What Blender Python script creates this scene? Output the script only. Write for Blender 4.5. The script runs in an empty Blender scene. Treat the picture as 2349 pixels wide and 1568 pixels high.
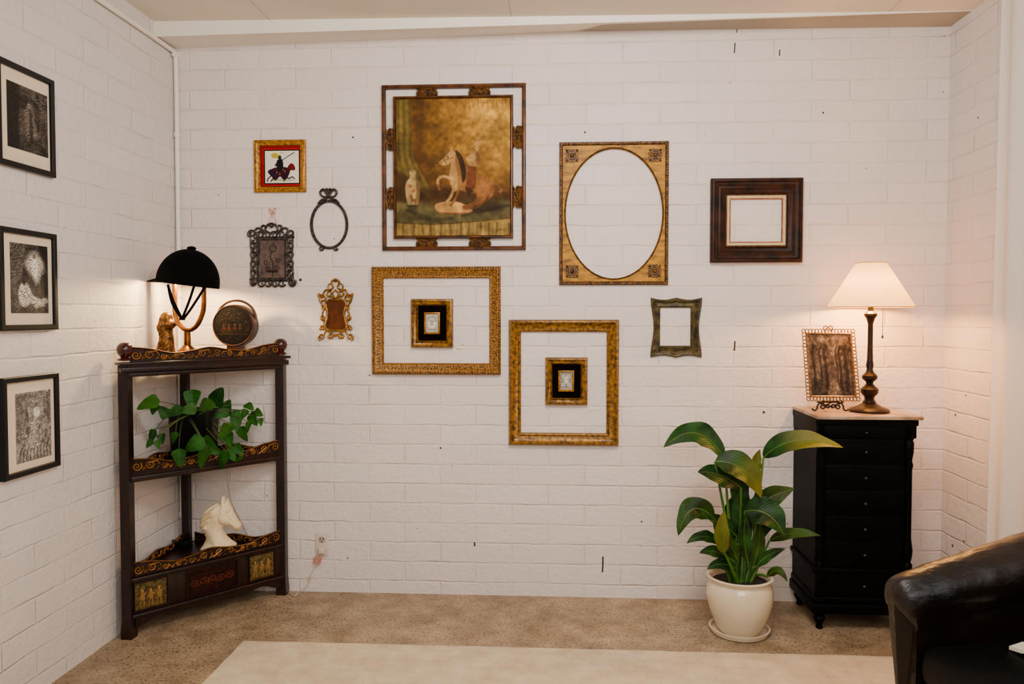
import bpy, bmesh, math, random
import numpy as np
from mathutils import Vector, Matrix, Euler
random.seed(7)
SC = bpy.context.scene
C = SC.collection
PI = math.pi
sin, cos = math.sin, math.cos
V = Vector

# ------------------------------------------------------------------ camera model
F = 1827.0; D = 3.93
pit = math.atan(62 / F); yaw = math.atan(107 * cos(pit) / F)
fw = V((-sin(yaw) * cos(pit), cos(yaw) * cos(pit), -sin(pit)))
rt = V((cos(yaw), sin(yaw), 0)); up = rt.cross(fw)
def ray(px, py): return rt * ((px - 1174.5) / F) + up * ((784 - py) / F) + fw
_d = ray(1150, 1365); H = -_d.z * D / _d.y
CAM = V((0, -D, H))
def onY(px, py, y=0.0):
    d = ray(px, py); return CAM + d * ((y + D) / d.y)
def onX(px, py, x):
    d = ray(px, py); return CAM + d * (x / d.x)
def onZ(px, py, z=0.0):
    d = ray(px, py); return CAM + d * ((z - H) / d.z)
XL = onY(408, 720).x; XR = onY(2168, 720).x

cam = bpy.data.cameras.new('camera'); co = bpy.data.objects.new('camera', cam); C.objects.link(co)
co.location = CAM; co.rotation_euler = (PI / 2 - pit, 0, yaw)
cam.sensor_width = 36; cam.lens = F / 2349 * 36; cam.clip_start = .05
SC.camera = co

# ------------------------------------------------------------------ materials
def grade(c):
    """paint swatch read from a photo -> surface colour (deeper darks, a little richer)"""
    c = np.array(c, float)[..., :3] / 255.0
    l = c.mean(axis=-1, keepdims=True); c = np.clip(l + (c - l) * 1.12, 0, 1)
    return np.clip(c, 1e-4, 1) ** (1 + .5 * (1 - l))
def lin(c):
    g = grade(c); return (*[float(v / 12.92 if v <= .04045 else ((v + .055) / 1.055) ** 2.4) for v in g], 1.0)
def nm(name):
    m = bpy.data.materials.new(name); m.use_nodes = True
    nt = m.node_tree; b = nt.nodes['Principled BSDF']
    return m, nt, b
def node(nt, t, **k):
    n = nt.nodes.new(t)
    for a, v in k.items(): setattr(n, a, v)
    return n
def mat(name, c1, c2=None, scale=20, rough=.5, metal=0, bump=0, bscale=None, spec=.4, coat=0, lo=.35, hi=.65, detail=5, stretch=None):
    m, nt, b = nm(name)
    b.inputs['Roughness'].default_value = rough; b.inputs['Metallic'].default_value = metal
    b.inputs['Specular IOR Level'].default_value = spec
    b.inputs['Coat Weight'].default_value = coat; b.inputs['Coat Roughness'].default_value = .08
    tc = node(nt, 'ShaderNodeNewGeometry'); vec = tc.outputs['Position']
    if stretch:
        mp = node(nt, 'ShaderNodeMapping'); mp.inputs['Scale'].default_value = stretch
        nt.links.new(vec, mp.inputs[0]); vec = mp.outputs[0]
    n = node(nt, 'ShaderNodeTexNoise'); n.inputs['Scale'].default_value = scale; n.inputs['Detail'].default_value = detail
    nt.links.new(vec, n.inputs['Vector'])
    r = node(nt, 'ShaderNodeValToRGB')
    r.color_ramp.elements[0].position = lo; r.color_ramp.elements[1].position = hi
    r.color_ramp.elements[0].color = lin(c1); r.color_ramp.elements[1].color = lin(c2 or c1)
    nt.links.new(n.outputs['Fac'], r.inputs[0]); nt.links.new(r.outputs[0], b.inputs['Base Color'])
    if bump:
        n2 = node(nt, 'ShaderNodeTexNoise'); n2.inputs['Scale'].default_value = bscale or scale * 2; n2.inputs['Detail'].default_value = 4
        nt.links.new(vec, n2.inputs['Vector'])
        bp = node(nt, 'ShaderNodeBump'); bp.inputs['Distance'].default_value = bump; bp.inputs['Strength'].default_value = .8
        nt.links.new(n2.outputs['Fac'], bp.inputs['Height']); nt.links.new(bp.outputs[0], b.inputs['Normal'])
    return m

def math_n(nt, op, a, b=None, c=None):
    n = node(nt, 'ShaderNodeMath', operation=op)
    for i, v in enumerate((a, b, c)):
        if v is None: continue
        if isinstance(v, (int, float)): n.inputs[i].default_value = v
        else: nt.links.new(v, n.inputs[i])
    return n.outputs[0]

def brick_mat(name, axis, c1, c2, cracks=()):
    m, nt, b = nm(name)
    g = node(nt, 'ShaderNodeNewGeometry'); s = node(nt, 'ShaderNodeSeparateXYZ'); nt.links.new(g.outputs['Position'], s.inputs[0])
    nz = node(nt, 'ShaderNodeTexNoise'); nz.inputs['Scale'].default_value = 7; nz.inputs['Detail'].default_value = 4
    nt.links.new(g.outputs['Position'], nz.inputs['Vector'])
    wob = math_n(nt, 'MULTIPLY', math_n(nt, 'SUBTRACT', nz.outputs['Fac'], .5), .018)
    U = math_n(nt, 'ADD', math_n(nt, 'ADD', s.outputs[axis], 10.13), wob)
    W = math_n(nt, 'ADD', math_n(nt, 'ADD', s.outputs['Z'], .035), wob)
    cb = node(nt, 'ShaderNodeCombineXYZ'); nt.links.new(U, cb.inputs[0]); nt.links.new(W, cb.inputs[1])
    br = node(nt, 'ShaderNodeTexBrick'); br.offset = .5; br.squash = 1
    nt.links.new(cb.outputs[0], br.inputs['Vector'])
    br.inputs['Scale'].default_value = 1; br.inputs['Brick Width'].default_value = .36; br.inputs['Row Height'].default_value = .0985
    br.inputs['Mortar Size'].default_value = .007; br.inputs['Mortar Smooth'].default_value = 1; br.inputs['Bias'].default_value = 0
    br.inputs['Color1'].default_value = lin(c1); br.inputs['Color2'].default_value = lin(c2)
    n3 = node(nt, 'ShaderNodeTexNoise'); n3.inputs['Scale'].default_value = 4.5; n3.inputs['Detail'].default_value = 3; nt.links.new(g.outputs['Position'], n3.inputs['Vector'])
    br.inputs['Mortar'].default_value = lin([v - 3 for v in c2])
    sp = None
    for sc_v, rad_v, pw_v in ((7.0, .12, 3.5), (17.0, .13, 5)):
        vo = node(nt, 'ShaderNodeTexVoronoi'); vo.inputs['Scale'].default_value = sc_v; nt.links.new(g.outputs['Position'], vo.inputs['Vector'])
        sc = node(nt, 'ShaderNodeSeparateColor'); nt.links.new(vo.outputs['Color'], sc.inputs[0])
        th = math_n(nt, 'MULTIPLY', math_n(nt, 'POWER', sc.outputs[0], pw_v), math_n(nt, 'MULTIPLY', nz.outputs['Fac'], rad_v))
        q = math_n(nt, 'LESS_THAN', vo.outputs['Distance'], th)
        sp = q if sp is None else math_n(nt, 'MAXIMUM', sp, q)
    for (x0, x1, z0, z1) in cracks:
        a = math_n(nt, 'MULTIPLY', math_n(nt, 'GREATER_THAN', U, x0 + 10.13), math_n(nt, 'LESS_THAN', U, x1 + 10.13))
        c = math_n(nt, 'MULTIPLY', math_n(nt, 'GREATER_THAN', s.outputs['Z'], z0), math_n(nt, 'LESS_THAN', s.outputs['Z'], z1))
        sp = math_n(nt, 'MAXIMUM', sp, math_n(nt, 'MULTIPLY', a, c))
    m2 = node(nt, 'ShaderNodeMix', data_type='RGBA'); nt.links.new(sp, m2.inputs['Factor'])
    nt.links.new(br.outputs['Color'], m2.inputs['A']); m2.inputs['B'].default_value = lin((84, 64, 54))
    nt.links.new(m2.outputs['Result'], b.inputs['Base Color'])
    b.inputs['Roughness'].default_value = .42; b.inputs['Specular IOR Level'].default_value = .4
    n2 = node(nt, 'ShaderNodeTexNoise'); n2.inputs['Scale'].default_value = 30; n2.inputs['Detail'].default_value = 7; n2.inputs['Roughness'].default_value = .7
    nt.links.new(g.outputs['Position'], n2.inputs['Vector'])
    fade = math_n(nt, 'MULTIPLY', br.outputs['Fac'], math_n(nt, 'MAXIMUM', .12, math_n(nt, 'SUBTRACT', math_n(nt, 'MULTIPLY', n3.outputs['Fac'], 2.2), .55)))
    h = math_n(nt, 'ADD', math_n(nt, 'MULTIPLY', fade, -.62), math_n(nt, 'MULTIPLY', n2.outputs['Fac'], 1.1))
    h = math_n(nt, 'ADD', h, math_n(nt, 'MULTIPLY', n3.outputs['Fac'], .8))
    bp = node(nt, 'ShaderNodeBump'); bp.inputs['Distance'].default_value = .0085; bp.inputs['Strength'].default_value = .9
    nt.links.new(h, bp.inputs['Height']); nt.links.new(bp.outputs[0], b.inputs['Normal'])
    return m

def crk(px, py0, py1, w=.0028):
    p = onY(px, py0); q = onY(px, py1); return (p.x - w, p.x + w, q.z, p.z)
MW = brick_mat('painted_block_back', 'X', (232, 220, 212), (228, 215, 207),
    [crk(1686, 98, 122), crk(1788, 114, 128), crk(1686, 782, 804, .004), crk(1382, 1276, 1312, .004), crk(1088, 1243, 1252, .004), crk(1690, 60, 75, .002)])
MWs = brick_mat('painted_block_side', 'Y', (228, 220, 215), (224, 215, 210))
MPAINT = mat('white_paint', (236, 228, 216), (230, 222, 208), 3, .5)
MCEIL = mat('ceiling_paint', (228, 220, 204), (222, 213, 196), 2, .7)
MGOLD = mat('carved_antique_gold', (96, 66, 24), (178, 134, 60), 120, .42, .3, .002, 190)
MGOLDH = mat('worn_olive_gold', (96, 70, 22), (166, 126, 48), 60, .36, .35, .001, 120)
MGOLD2 = mat('bright_gold', (124, 88, 20), (190, 144, 46), 60, .36, .35, .0008, 120)
MBRASSF = mat('aged_brass', (98, 70, 22), (168, 128, 52), 70, .36, .45, .0008, 120)
MGOLDP = mat('brushed_gold_leaf', (122, 88, 8), (186, 142, 22), 16, .5, .0, .0008, 60, spec=.25, stretch=(1, 1, 3), lo=.3, hi=.62)
MGOLDD = mat('dark_gilt', (58, 38, 10), (130, 92, 30), 60, .42, .3, .0015, 200)
MBRZ = mat('bronze_wood', (70, 40, 18), (120, 78, 36), 25, .4, .15, .0008, 90)
MPEWT = mat('pewter', (50, 44, 40), (98, 90, 84), 60, .42, .5, .001, 150)
MOLIVE = mat('olive_bronze', (54, 48, 26), (112, 98, 60), 30, .5, .25, .0015, 80)
MDKW = mat('dark_brown_wood', (40, 20, 8), (78, 44, 20), 22, .5, 0, .0015, 80, spec=.2)
MLINER = mat('cream_liner', (210, 190, 152), (200, 178, 140), 60, .8)
MSLIP = mat('gold_slip', (140, 86, 36), (176, 116, 54), 30, .5)
MBLACK = mat('black_lacquer', (10, 9, 9), (15, 13, 13), 20, .4, spec=.25)
MMAT = mat('cream_mat_board', (222, 206, 184), (216, 200, 178), 10, .9, spec=.1)
MRED = mat('red_mat_board', (170, 14, 14), (156, 10, 10), 10, .85, spec=.15)
MVELV = mat('black_velvet', (18, 7, 8), (28, 11, 12), 40, .95, spec=.05)
MROSE = mat('rosewood', (26, 9, 5), (58, 22, 12), 14, .34, 0, .0004, 60, coat=.1, spec=.35, stretch=(3, 3, 1))
MROSER = mat('red_rosewood', (58, 14, 9), (90, 28, 18), 20, .22, coat=.3)
MEBON = mat('ebonised_wood', (4, 3, 4), (7, 5, 5), 20, .5, 0, .0003, 50, spec=.07)
MBRASS = mat('brass', (110, 72, 26), (174, 122, 52), 18, .28, .8)
MDBR = mat('dark_bronze', (34, 21, 13), (64, 40, 24), 40, .4, .4, .0005, 80)
MMARB = mat('marble', (130, 104, 84), (190, 166, 142), 9, .28, detail=9)
MBUST = mat('ivory_plaster', (222, 200, 162), (236, 216, 180), 14, .5)
MPOTW = mat('glazed_ceramic', (222, 208, 182), (212, 196, 168), 6, .12, coat=.5)
MSOIL = mat('soil', (30, 20, 13), (56, 40, 26), 80, .95, 0, .004, 120)
MPLAST = mat('ivory_plastic', (212, 200, 186), (204, 192, 178), 10, .4)
MVELB = mat('black_velvet_helmet', (8, 8, 8), (14, 13, 12), 90, .9, spec=.08)
MLEATH = mat('black_leather', (12, 6, 3), (44, 23, 11), 5, .38, 0, .010, 12, spec=.4, stretch=(1, 2.2, 1.4))  # warm brown tone paints highlights into the black leather
MLEATHD = mat('black_leather_shaded', (7, 5, 4), (14, 9, 6), 5, .55, 0, .008, 10, spec=.15)  # same leather, darkened: shade below the arm put into the colour
MPAPER = mat('paper', (238, 228, 210), (232, 220, 200), 10, .9)
MKNOB = mat('dark_glass_knob', (60, 56, 58), (90, 84, 84), 10, .2, .2)
MPINK = mat('pink_ribbon', (206, 150, 126), (190, 130, 108), 60, .7)
MBROWNB = mat('brown_card', (112, 74, 48), (98, 64, 40), 40, .9, spec=.1)
MCORD = mat('clear_cord', (206, 192, 176), (196, 182, 166), 10, .3)

def floor_mat():
    m, nt, b = nm('polished_concrete')
    g = node(nt, 'ShaderNodeNewGeometry')
    a = node(nt, 'ShaderNodeTexNoise'); a.inputs['Scale'].default_value = 5; a.inputs['Detail'].default_value = 10; a.inputs['Roughness'].default_value = .7; nt.links.new(g.outputs['Position'], a.inputs['Vector'])
    r = node(nt, 'ShaderNodeValToRGB'); e = r.color_ramp.elements
    e[0].position = .32; e[0].color = lin((134, 116, 94)); e[1].position = .68; e[1].color = lin((186, 168, 142))
    nt.links.new(a.outputs['Fac'], r.inputs[0])
    c = node(nt, 'ShaderNodeTexNoise'); c.inputs['Scale'].default_value = 85; c.inputs['Detail'].default_value = 5; nt.links.new(g.outputs['Position'], c.inputs['Vector'])
    r2 = node(nt, 'ShaderNodeValToRGB'); r2.color_ramp.elements[0].position = .34; r2.color_ramp.elements[0].color = (.36, .32, .28, 1); r2.color_ramp.elements[1].position = .47; r2.color_ramp.elements[1].color = (1, 1, 1, 1)
    nt.links.new(c.outputs['Fac'], r2.inputs[0])
    mx = node(nt, 'ShaderNodeMix', data_type='RGBA', blend_type='MULTIPLY'); mx.inputs['Factor'].default_value = 1
    nt.links.new(r.outputs[0], mx.inputs['A']); nt.links.new(r2.outputs[0], mx.inputs['B']); nt.links.new(mx.outputs['Result'], b.inputs['Base Color'])
    b.inputs['Roughness'].default_value = .42; b.inputs['Specular IOR Level'].default_value = .35
    return m
MFLOOR = floor_mat()
def rug_mat():
    m, nt, b = nm('cream_rug_pile')
    g = node(nt, 'ShaderNodeNewGeometry')
    a = node(nt, 'ShaderNodeTexNoise'); a.inputs['Scale'].default_value = 9; a.inputs['Detail'].default_value = 8; a.inputs['Roughness'].default_value = .65; nt.links.new(g.outputs['Position'], a.inputs['Vector'])
    br = node(nt, 'ShaderNodeTexBrick'); br.offset = .35; nt.links.new(g.outputs['Position'], br.inputs['Vector'])
    br.inputs['Scale'].default_value = 1; br.inputs['Brick Width'].default_value = .13; br.inputs['Row Height'].default_value = .05; br.inputs['Mortar Size'].default_value = .004; br.inputs['Mortar Smooth'].default_value = 1
    r = node(nt, 'ShaderNodeValToRGB'); e = r.color_ramp.elements
    e[0].position = .3; e[0].color = lin((210, 194, 166)); e[1].position = .7; e[1].color = lin((236, 223, 198)); nt.links.new(a.outputs['Fac'], r.inputs[0])
    mx = node(nt, 'ShaderNodeMix', data_type='RGBA'); nt.links.new(math_n(nt, 'MULTIPLY', br.outputs['Fac'], .14), mx.inputs['Factor'])
    nt.links.new(r.outputs[0], mx.inputs['A']); mx.inputs['B'].default_value = lin((168, 150, 122)); nt.links.new(mx.outputs['Result'], b.inputs['Base Color'])
    b.inputs['Roughness'].default_value = .95; b.inputs['Specular IOR Level'].default_value = .1
    n2 = node(nt, 'ShaderNodeTexNoise'); n2.inputs['Scale'].default_value = 260; nt.links.new(g.outputs['Position'], n2.inputs['Vector'])
    bp = node(nt, 'ShaderNodeBump'); bp.inputs['Distance'].default_value = .005; nt.links.new(n2.outputs['Fac'], bp.inputs['Height']); nt.links.new(bp.outputs[0], b.inputs['Normal'])
    return m
MRUG = rug_mat()
def pic_mat(name, rough=.5, coat=0):
    m, nt, b = nm(name)
    a = node(nt, 'ShaderNodeAttribute', attribute_name='Col'); nt.links.new(a.outputs['Color'], b.inputs['Base Color'])
    b.inputs['Roughness'].default_value = rough; b.inputs['Specular IOR Level'].default_value = .12; b.inputs['Coat Weight'].default_value = coat
    return m
MPIC = pic_mat('painted_surface', .65); MPICG = pic_mat('printed_under_glass', .5, .04)
def shade_mat(name, col, tr, w=.5):
    m, nt, b = nm(name); out = nt.nodes['Material Output']; nt.nodes.remove(b)
    d = node(nt, 'ShaderNodeBsdfDiffuse'); d.inputs[0].default_value = lin(col)
    g = node(nt, 'ShaderNodeNewGeometry'); n = node(nt, 'ShaderNodeTexNoise'); n.inputs['Scale'].default_value = 60; nt.links.new(g.outputs['Position'], n.inputs['Vector'])
    r = node(nt, 'ShaderNodeValToRGB'); r.color_ramp.elements[0].color = lin([v * .9 for v in tr]); r.color_ramp.elements[1].color = lin(tr); nt.links.new(n.outputs['Fac'], r.inputs[0])
    t = node(nt, 'ShaderNodeBsdfTranslucent'); nt.links.new(r.outputs[0], t.inputs[0])
    mx = node(nt, 'ShaderNodeMixShader'); mx.inputs[0].default_value = w
    nt.links.new(d.outputs[0], mx.inputs[1]); nt.links.new(t.outputs[0], mx.inputs[2]); nt.links.new(mx.outputs[0], out.inputs[0])
    return m
MSHADE = shade_mat('linen_shade', (228, 208, 170), (255, 236, 196), .2)
MCURT = shade_mat('sheer_curtain', (244, 237, 230), (244, 237, 230), .3)
def emit_mat(name, col, s):
    m, nt, b = nm(name); b.inputs['Emission Color'].default_value = lin(col); b.inputs['Emission Strength'].default_value = s; return m
MBULB = emit_mat('bulb_glass', (255, 200, 140), 12)
def leaf_mat(name, c1, c2, c3):
    m, nt, b = nm(name)
    a = node(nt, 'ShaderNodeAttribute', attribute_name='lf'); s = node(nt, 'ShaderNodeSeparateColor'); nt.links.new(a.outputs['Color'], s.inputs[0])
    t = math_n(nt, 'ABSOLUTE', math_n(nt, 'SUBTRACT', s.outputs[0], .5))
    vein = math_n(nt, 'SINE', math_n(nt, 'SUBTRACT', math_n(nt, 'MULTIPLY', s.outputs[1], 120), math_n(nt, 'MULTIPLY', t, 50)))
    g = node(nt, 'ShaderNodeNewGeometry'); n = node(nt, 'ShaderNodeTexNoise'); n.inputs['Scale'].default_value = 14; nt.links.new(g.outputs['Position'], n.inputs['Vector'])
    fac = math_n(nt, 'ADD', n.outputs['Fac'], math_n(nt, 'MULTIPLY', vein, .03))
    r = node(nt, 'ShaderNodeValToRGB'); r.color_ramp.elements[0].position = .3; r.color_ramp.elements[1].position = .72
    r.color_ramp.elements[0].color = lin(c1); r.color_ramp.elements[1].color = lin(c2); nt.links.new(fac, r.inputs[0])
    mx = node(nt, 'ShaderNodeMix', data_type='RGBA'); nt.links.new(r.outputs[0], mx.inputs['A']); mx.inputs['B'].default_value = lin(c3)
    rib = math_n(nt, 'LESS_THAN', t, .022)
    f2 = math_n(nt, 'MAXIMUM', math_n(nt, 'MULTIPLY', rib, .3), s.outputs[2]); nt.links.new(f2, mx.inputs['Factor'])
    nt.links.new(mx.outputs['Result'], b.inputs['Base Color']); b.inputs['Roughness'].default_value = .44; b.inputs['Specular IOR Level'].default_value = .2
    bp = node(nt, 'ShaderNodeBump'); bp.inputs['Distance'].default_value = .0008; bp.inputs['Strength'].default_value = .4
    nt.links.new(vein, bp.inputs['Height']); nt.links.new(bp.outputs[0], b.inputs['Normal'])
    return m
MLEAF = leaf_mat('strelitzia_leaf', (22, 52, 16), (54, 96, 30), (176, 158, 54))
MPOTH = leaf_mat('pothos_leaf', (30, 72, 18), (62, 116, 36), (108, 150, 62))
MSTEM = mat('green_stem', (62, 98, 36), (100, 134, 54), 10, .45)
MVINE = mat('vine_stem', (76, 90, 42), (100, 108, 54), 10, .5)

# ------------------------------------------------------------------ object helpers
def mk(name, bm, m, parent=None, smooth=35):
    bmesh.ops.recalc_face_normals(bm, faces=bm.faces)
    me = bpy.data.meshes.new(name); bm.to_mesh(me); bm.free()
    if smooth:
        me.polygons.foreach_set('use_smooth', [True] * len(me.polygons)); me.set_sharp_from_angle(angle=math.radians(smooth))
    me.materials.append(m)
    o = bpy.data.objects.new(name, me); C.objects.link(o)
    if parent:
        o.parent = parent
        if parent.type == 'EMPTY': o.matrix_parent_inverse = Matrix.Translation(-parent.location)
    return o
def thing(name, label, cat, loc, group=None):
    o = bpy.data.objects.new(name, None); C.objects.link(o); o.location = loc; o.empty_display_size = .05
    o['label'] = label; o['category'] = cat
    if group: o['group'] = group
    return o
def tag(o, label, cat, group=None):
    o['label'] = label; o['category'] = cat
    if group: o['group'] = group
    return o
def struct(name, bm, m, smooth=0):
    o = mk(name, bm, m, None, smooth); o['kind'] = 'structure'; return o
B = bmesh.new
def gbox(bm, f, a0, a1, b0, b1, c0, c1, bev=0):
    vs = [bm.verts.new(f(a, b, c)) for a in (a0, a1) for b in (b0, b1) for c in (c0, c1)]
    fs = [bm.faces.new([vs[i] for i in q]) for q in ((0, 1, 3, 2), (4, 6, 7, 5), (0, 4, 5, 1), (2, 3, 7, 6), (0, 2, 6, 4), (1, 5, 7, 3))]
    if bev:
        ed = list({e for q in fs for e in q.edges})
        bmesh.ops.bevel(bm, geom=ed, offset=bev, segments=3, profile=.5, affect='EDGES')
I3 = lambda a, b, c: V((a, b, c))
def box(bm, x0, x1, y0, y1, z0, z1, bev=0): gbox(bm, I3, x0, x1, y0, y1, z0, z1, bev)
def loft(bm, rings, wrap=False, caps=False, closed=True):
    R = [[bm.verts.new(p) for p in r] for r in rings]; n = len(R[0]); k = len(R)
    for i in range(k if wrap else k - 1):
        a, b = R[i], R[(i + 1) % k]
        for j in range(n if closed else n - 1):
            q = (a[j], a[(j + 1) % n], b[(j + 1) % n], b[j])
            try: bm.faces.new(q)
            except ValueError: pass
    if caps:
        bm.faces.new(R[0]); bm.faces.new(list(reversed(R[-1])))
    return R
def tube(bm, pts, r, seg=8, closed=False, sx=1.0):
    pts = [V(p) for p in pts]; n = len(pts); rs = r if isinstance(r, (list, tuple)) else [r] * n
    rings = []; pn = None
    for i, p in enumerate(pts):
        t = (pts[(i + 1) % n] - pts[i - 1]) if closed else (pts[min(i + 1, n - 1)] - pts[max(i - 1, 0)])
        if t.length < 1e-9: t = V((0, 0, 1))
        t.normalize()
        if pn is None:
            a = V((0, 1, 0)) if abs(t.y) < .9 else V((1, 0, 0)); nn = a - t * a.dot(t)
        else: nn = pn - t * pn.dot(t)
        nn.normalize(); pn = nn; b = t.cross(nn)
        rings.append([p + (nn * cos(2 * PI * k / seg) * sx + b * sin(2 * PI * k / seg)) * rs[i] for k in range(seg)])
    loft(bm, rings, wrap=closed, caps=not closed)
def lathe(bm, prof, c, seg=36, capb=True, capt=True):
    rings = [[V((c[0] + r * cos(2 * PI * k / seg), c[1] + r * sin(2 * PI * k / seg), z)) for k in range(seg)] for r, z in prof]
    R = [[bm.verts.new(p) for p in r] for r in rings]
    for i in range(len(R) - 1):
        for j in range(seg): bm.faces.new((R[i][j], R[i][(j + 1) % seg], R[i + 1][(j + 1) % seg], R[i + 1][j]))
    if capb: bm.faces.new(R[0])
    if capt: bm.faces.new(list(reversed(R[-1])))
def ball(bm, c, r, sub=2, rot=None):
    r = (r, r, r) if isinstance(r, (int, float)) else r
    M_ = Matrix.Translation(c) @ (rot.to_matrix().to_4x4() if rot else Matrix()) @ Matrix.Diagonal((*r, 1))
    bmesh.ops.create_icosphere(bm, subdivisions=sub, radius=1, matrix=M_)
def prism(bm, poly, f, w0, w1):
    a = [bm.verts.new(f(u, v, w0)) for u, v in poly]; b = [bm.verts.new(f(u, v, w1)) for u, v in poly]; n = len(poly)
    bm.faces.new(a); bm.faces.new(list(reversed(b)))
    for i in range(n): bm.faces.new((a[i], a[(i + 1) % n], b[(i + 1) % n], b[i]))
def cr(pts, n=6, closed=False):
    P = [np.array(p, float) for p in pts]; k = len(P); out = []
    for i in range(k if closed else k - 1):
        p0, p1, p2, p3 = (P[i - 1], P[i], P[(i + 1) % k], P[(i + 2) % k]) if closed else (P[max(i - 1, 0)], P[i], P[i + 1], P[min(i + 2, k - 1)])
        for j in range(n):
            t = j / n
            out.append(.5 * ((2 * p1) + (p2 - p0) * t + (2 * p0 - 5 * p1 + 4 * p2 - p3) * t * t + (3 * p1 - p0 - 3 * p2 + p3) * t ** 3))
    if not closed: out.append(P[-1])
    return out
def spiral(cx, cy, r0, r1, a0, turns, n=18):
    return [(cx + (r0 + (r1 - r0) * i / n) * cos(a0 + 2 * PI * turns * i / n), cy + (r0 + (r1 - r0) * i / n) * sin(a0 + 2 * PI * turns * i / n)) for i in range(n + 1)]
def sdf(X, Y, pts):
    P = np.array([p[:2] for p in pts]); d = np.full(X.shape, 1e9); ins = np.zeros(X.shape, bool); n = len(P)
    for i in range(n):
        a, b = P[i], P[(i + 1) % n]; e_ = b - a; L = max((e_ ** 2).sum(), 1e-9)
        t = np.clip(((X - a[0]) * e_[0] + (Y - a[1]) * e_[1]) / L, 0, 1)
        d = np.minimum(d, (X - a[0] - t * e_[0]) ** 2 + (Y - a[1] - t * e_[1]) ** 2)
        if abs(e_[1]) > 1e-9:
            c = ((a[1] > Y) != (b[1] > Y)) & (X < e_[0] * (Y - a[1]) / e_[1] + a[0]); ins ^= c
    d = np.sqrt(d); return np.where(ins, d, -d)
def pld(X, Y, pts):
    d = np.full(X.shape, 1e9)
    for a, b in zip(pts[:-1], pts[1:]):
        a = np.array(a[:2], float); b = np.array(b[:2], float); e_ = b - a; L = max((e_ ** 2).sum(), 1e-9)
        t = np.clip(((X - a[0]) * e_[0] + (Y - a[1]) * e_[1]) / L, 0, 1); d = np.minimum(d, (X - a[0] - t * e_[0]) ** 2 + (Y - a[1] - t * e_[1]) ** 2)
    return np.sqrt(d)
def figure(name, sil, thick, f, m, parent, vox, sm, step=1.0):
    """one continuous carved body: its side outline is sil, its half thickness thick(X, Y, d)"""
    sil = cr(sil, 5, True); A_ = np.array(sil); x0, y0 = A_.min(0) - 2; x1, y1 = A_.max(0) + 2
    xs = np.arange(x0, x1, step); ys = np.arange(y0, y1, step); X, Y = np.meshgrid(xs, ys); d = sdf(X, Y, sil)
    T = thick(X, Y, d); ins = d > 0; bm = B(); g = {}
    for s in (-1, 1):
        for j in range(len(ys)):
            for i in range(len(xs)):
                if ins[j, i]: g[s, j, i] = bm.verts.new(f(X[j, i], Y[j, i], s * T[j, i]))
        for j in range(len(ys) - 1):
            for i in range(len(xs) - 1):
                q = [(s, j, i), (s, j, i + 1), (s, j + 1, i + 1), (s, j + 1, i)]
                if all(k in g for k in q): bm.faces.new([g[k] for k in (q if s > 0 else q[::-1])])
    ok = lambda j, i: all((1, a, b) in g for a in (j, j + 1) for b in (i, i + 1))
    for j in range(-1, len(ys)):
        for i in range(-1, len(xs)):
            if not ok(j, i): continue
            for (a, b, n_) in (((j, i), (j, i + 1), (j - 1, i)), ((j, i + 1), (j + 1, i + 1), (j, i + 1)), ((j + 1, i + 1), (j + 1, i), (j + 1, i)), ((j + 1, i), (j, i), (j, i - 1))):
                if not ok(*n_):
                    try: bm.faces.new((g[(1, *a)], g[(1, *b)], g[(-1, *b)], g[(-1, *a)]))
                    except ValueError: pass
    bmesh.ops.recalc_face_normals(bm, faces=bm.faces)
    me = bpy.data.meshes.new('tmp'); bm.to_mesh(me); bm.free(); o = bpy.data.objects.new('tmp', me); C.objects.link(o)
    r = o.modifiers.new('r', 'REMESH'); r.mode = 'VOXEL'; r.voxel_size = vox
    s_ = o.modifiers.new('s', 'SMOOTH'); s_.iterations = sm; s_.factor = .5
    dg_ = bpy.context.evaluated_depsgraph_get(); me2 = bpy.data.meshes.new_from_object(o.evaluated_get(dg_)); bpy.data.objects.remove(o); bpy.data.meshes.remove(me)
    me2.name = name; me2.materials.clear(); me2.materials.append(m); me2.polygons.foreach_set('use_smooth', [True] * len(me2.polygons))
    q = bpy.data.objects.new(name, me2); C.objects.link(q); q.parent = parent; q.matrix_parent_inverse = Matrix.Translation(-parent.location); return q
def rbox(px0, py0, px1, py1): return [(px0, py0), (px1, py0), (px1, py1), (px0, py1)]
def FM(px0, py0, px1, py1, d=.02):
    cx, cy = (px0 + px1) / 2, (py0 + py1) / 2
    x0 = onY(px0, cy, -d).x; x1 = onY(px1, cy, -d).x; z1 = onY(cx, py0, -d).z; z0 = onY(cx, py1, -d).z
    return lambda px, py, dep: V((x0 + (px - px0) / (px1 - px0) * (x1 - x0), -dep, z0 + (py1 - py) / (py1 - py0) * (z1 - z0)))
def rframe(bm, m, r, prof):
    x0, y0, x1, y1 = r
    loft(bm, [[m(a, b, d) for a, b in rbox(x0 + t, y0 + t, x1 - t, y1 - t)] for t, d in prof], wrap=True)
def slab(bm, m, r, d0, d1): gbox(bm, m, r[0], r[2], r[1], r[3], d0, d1)

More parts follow.
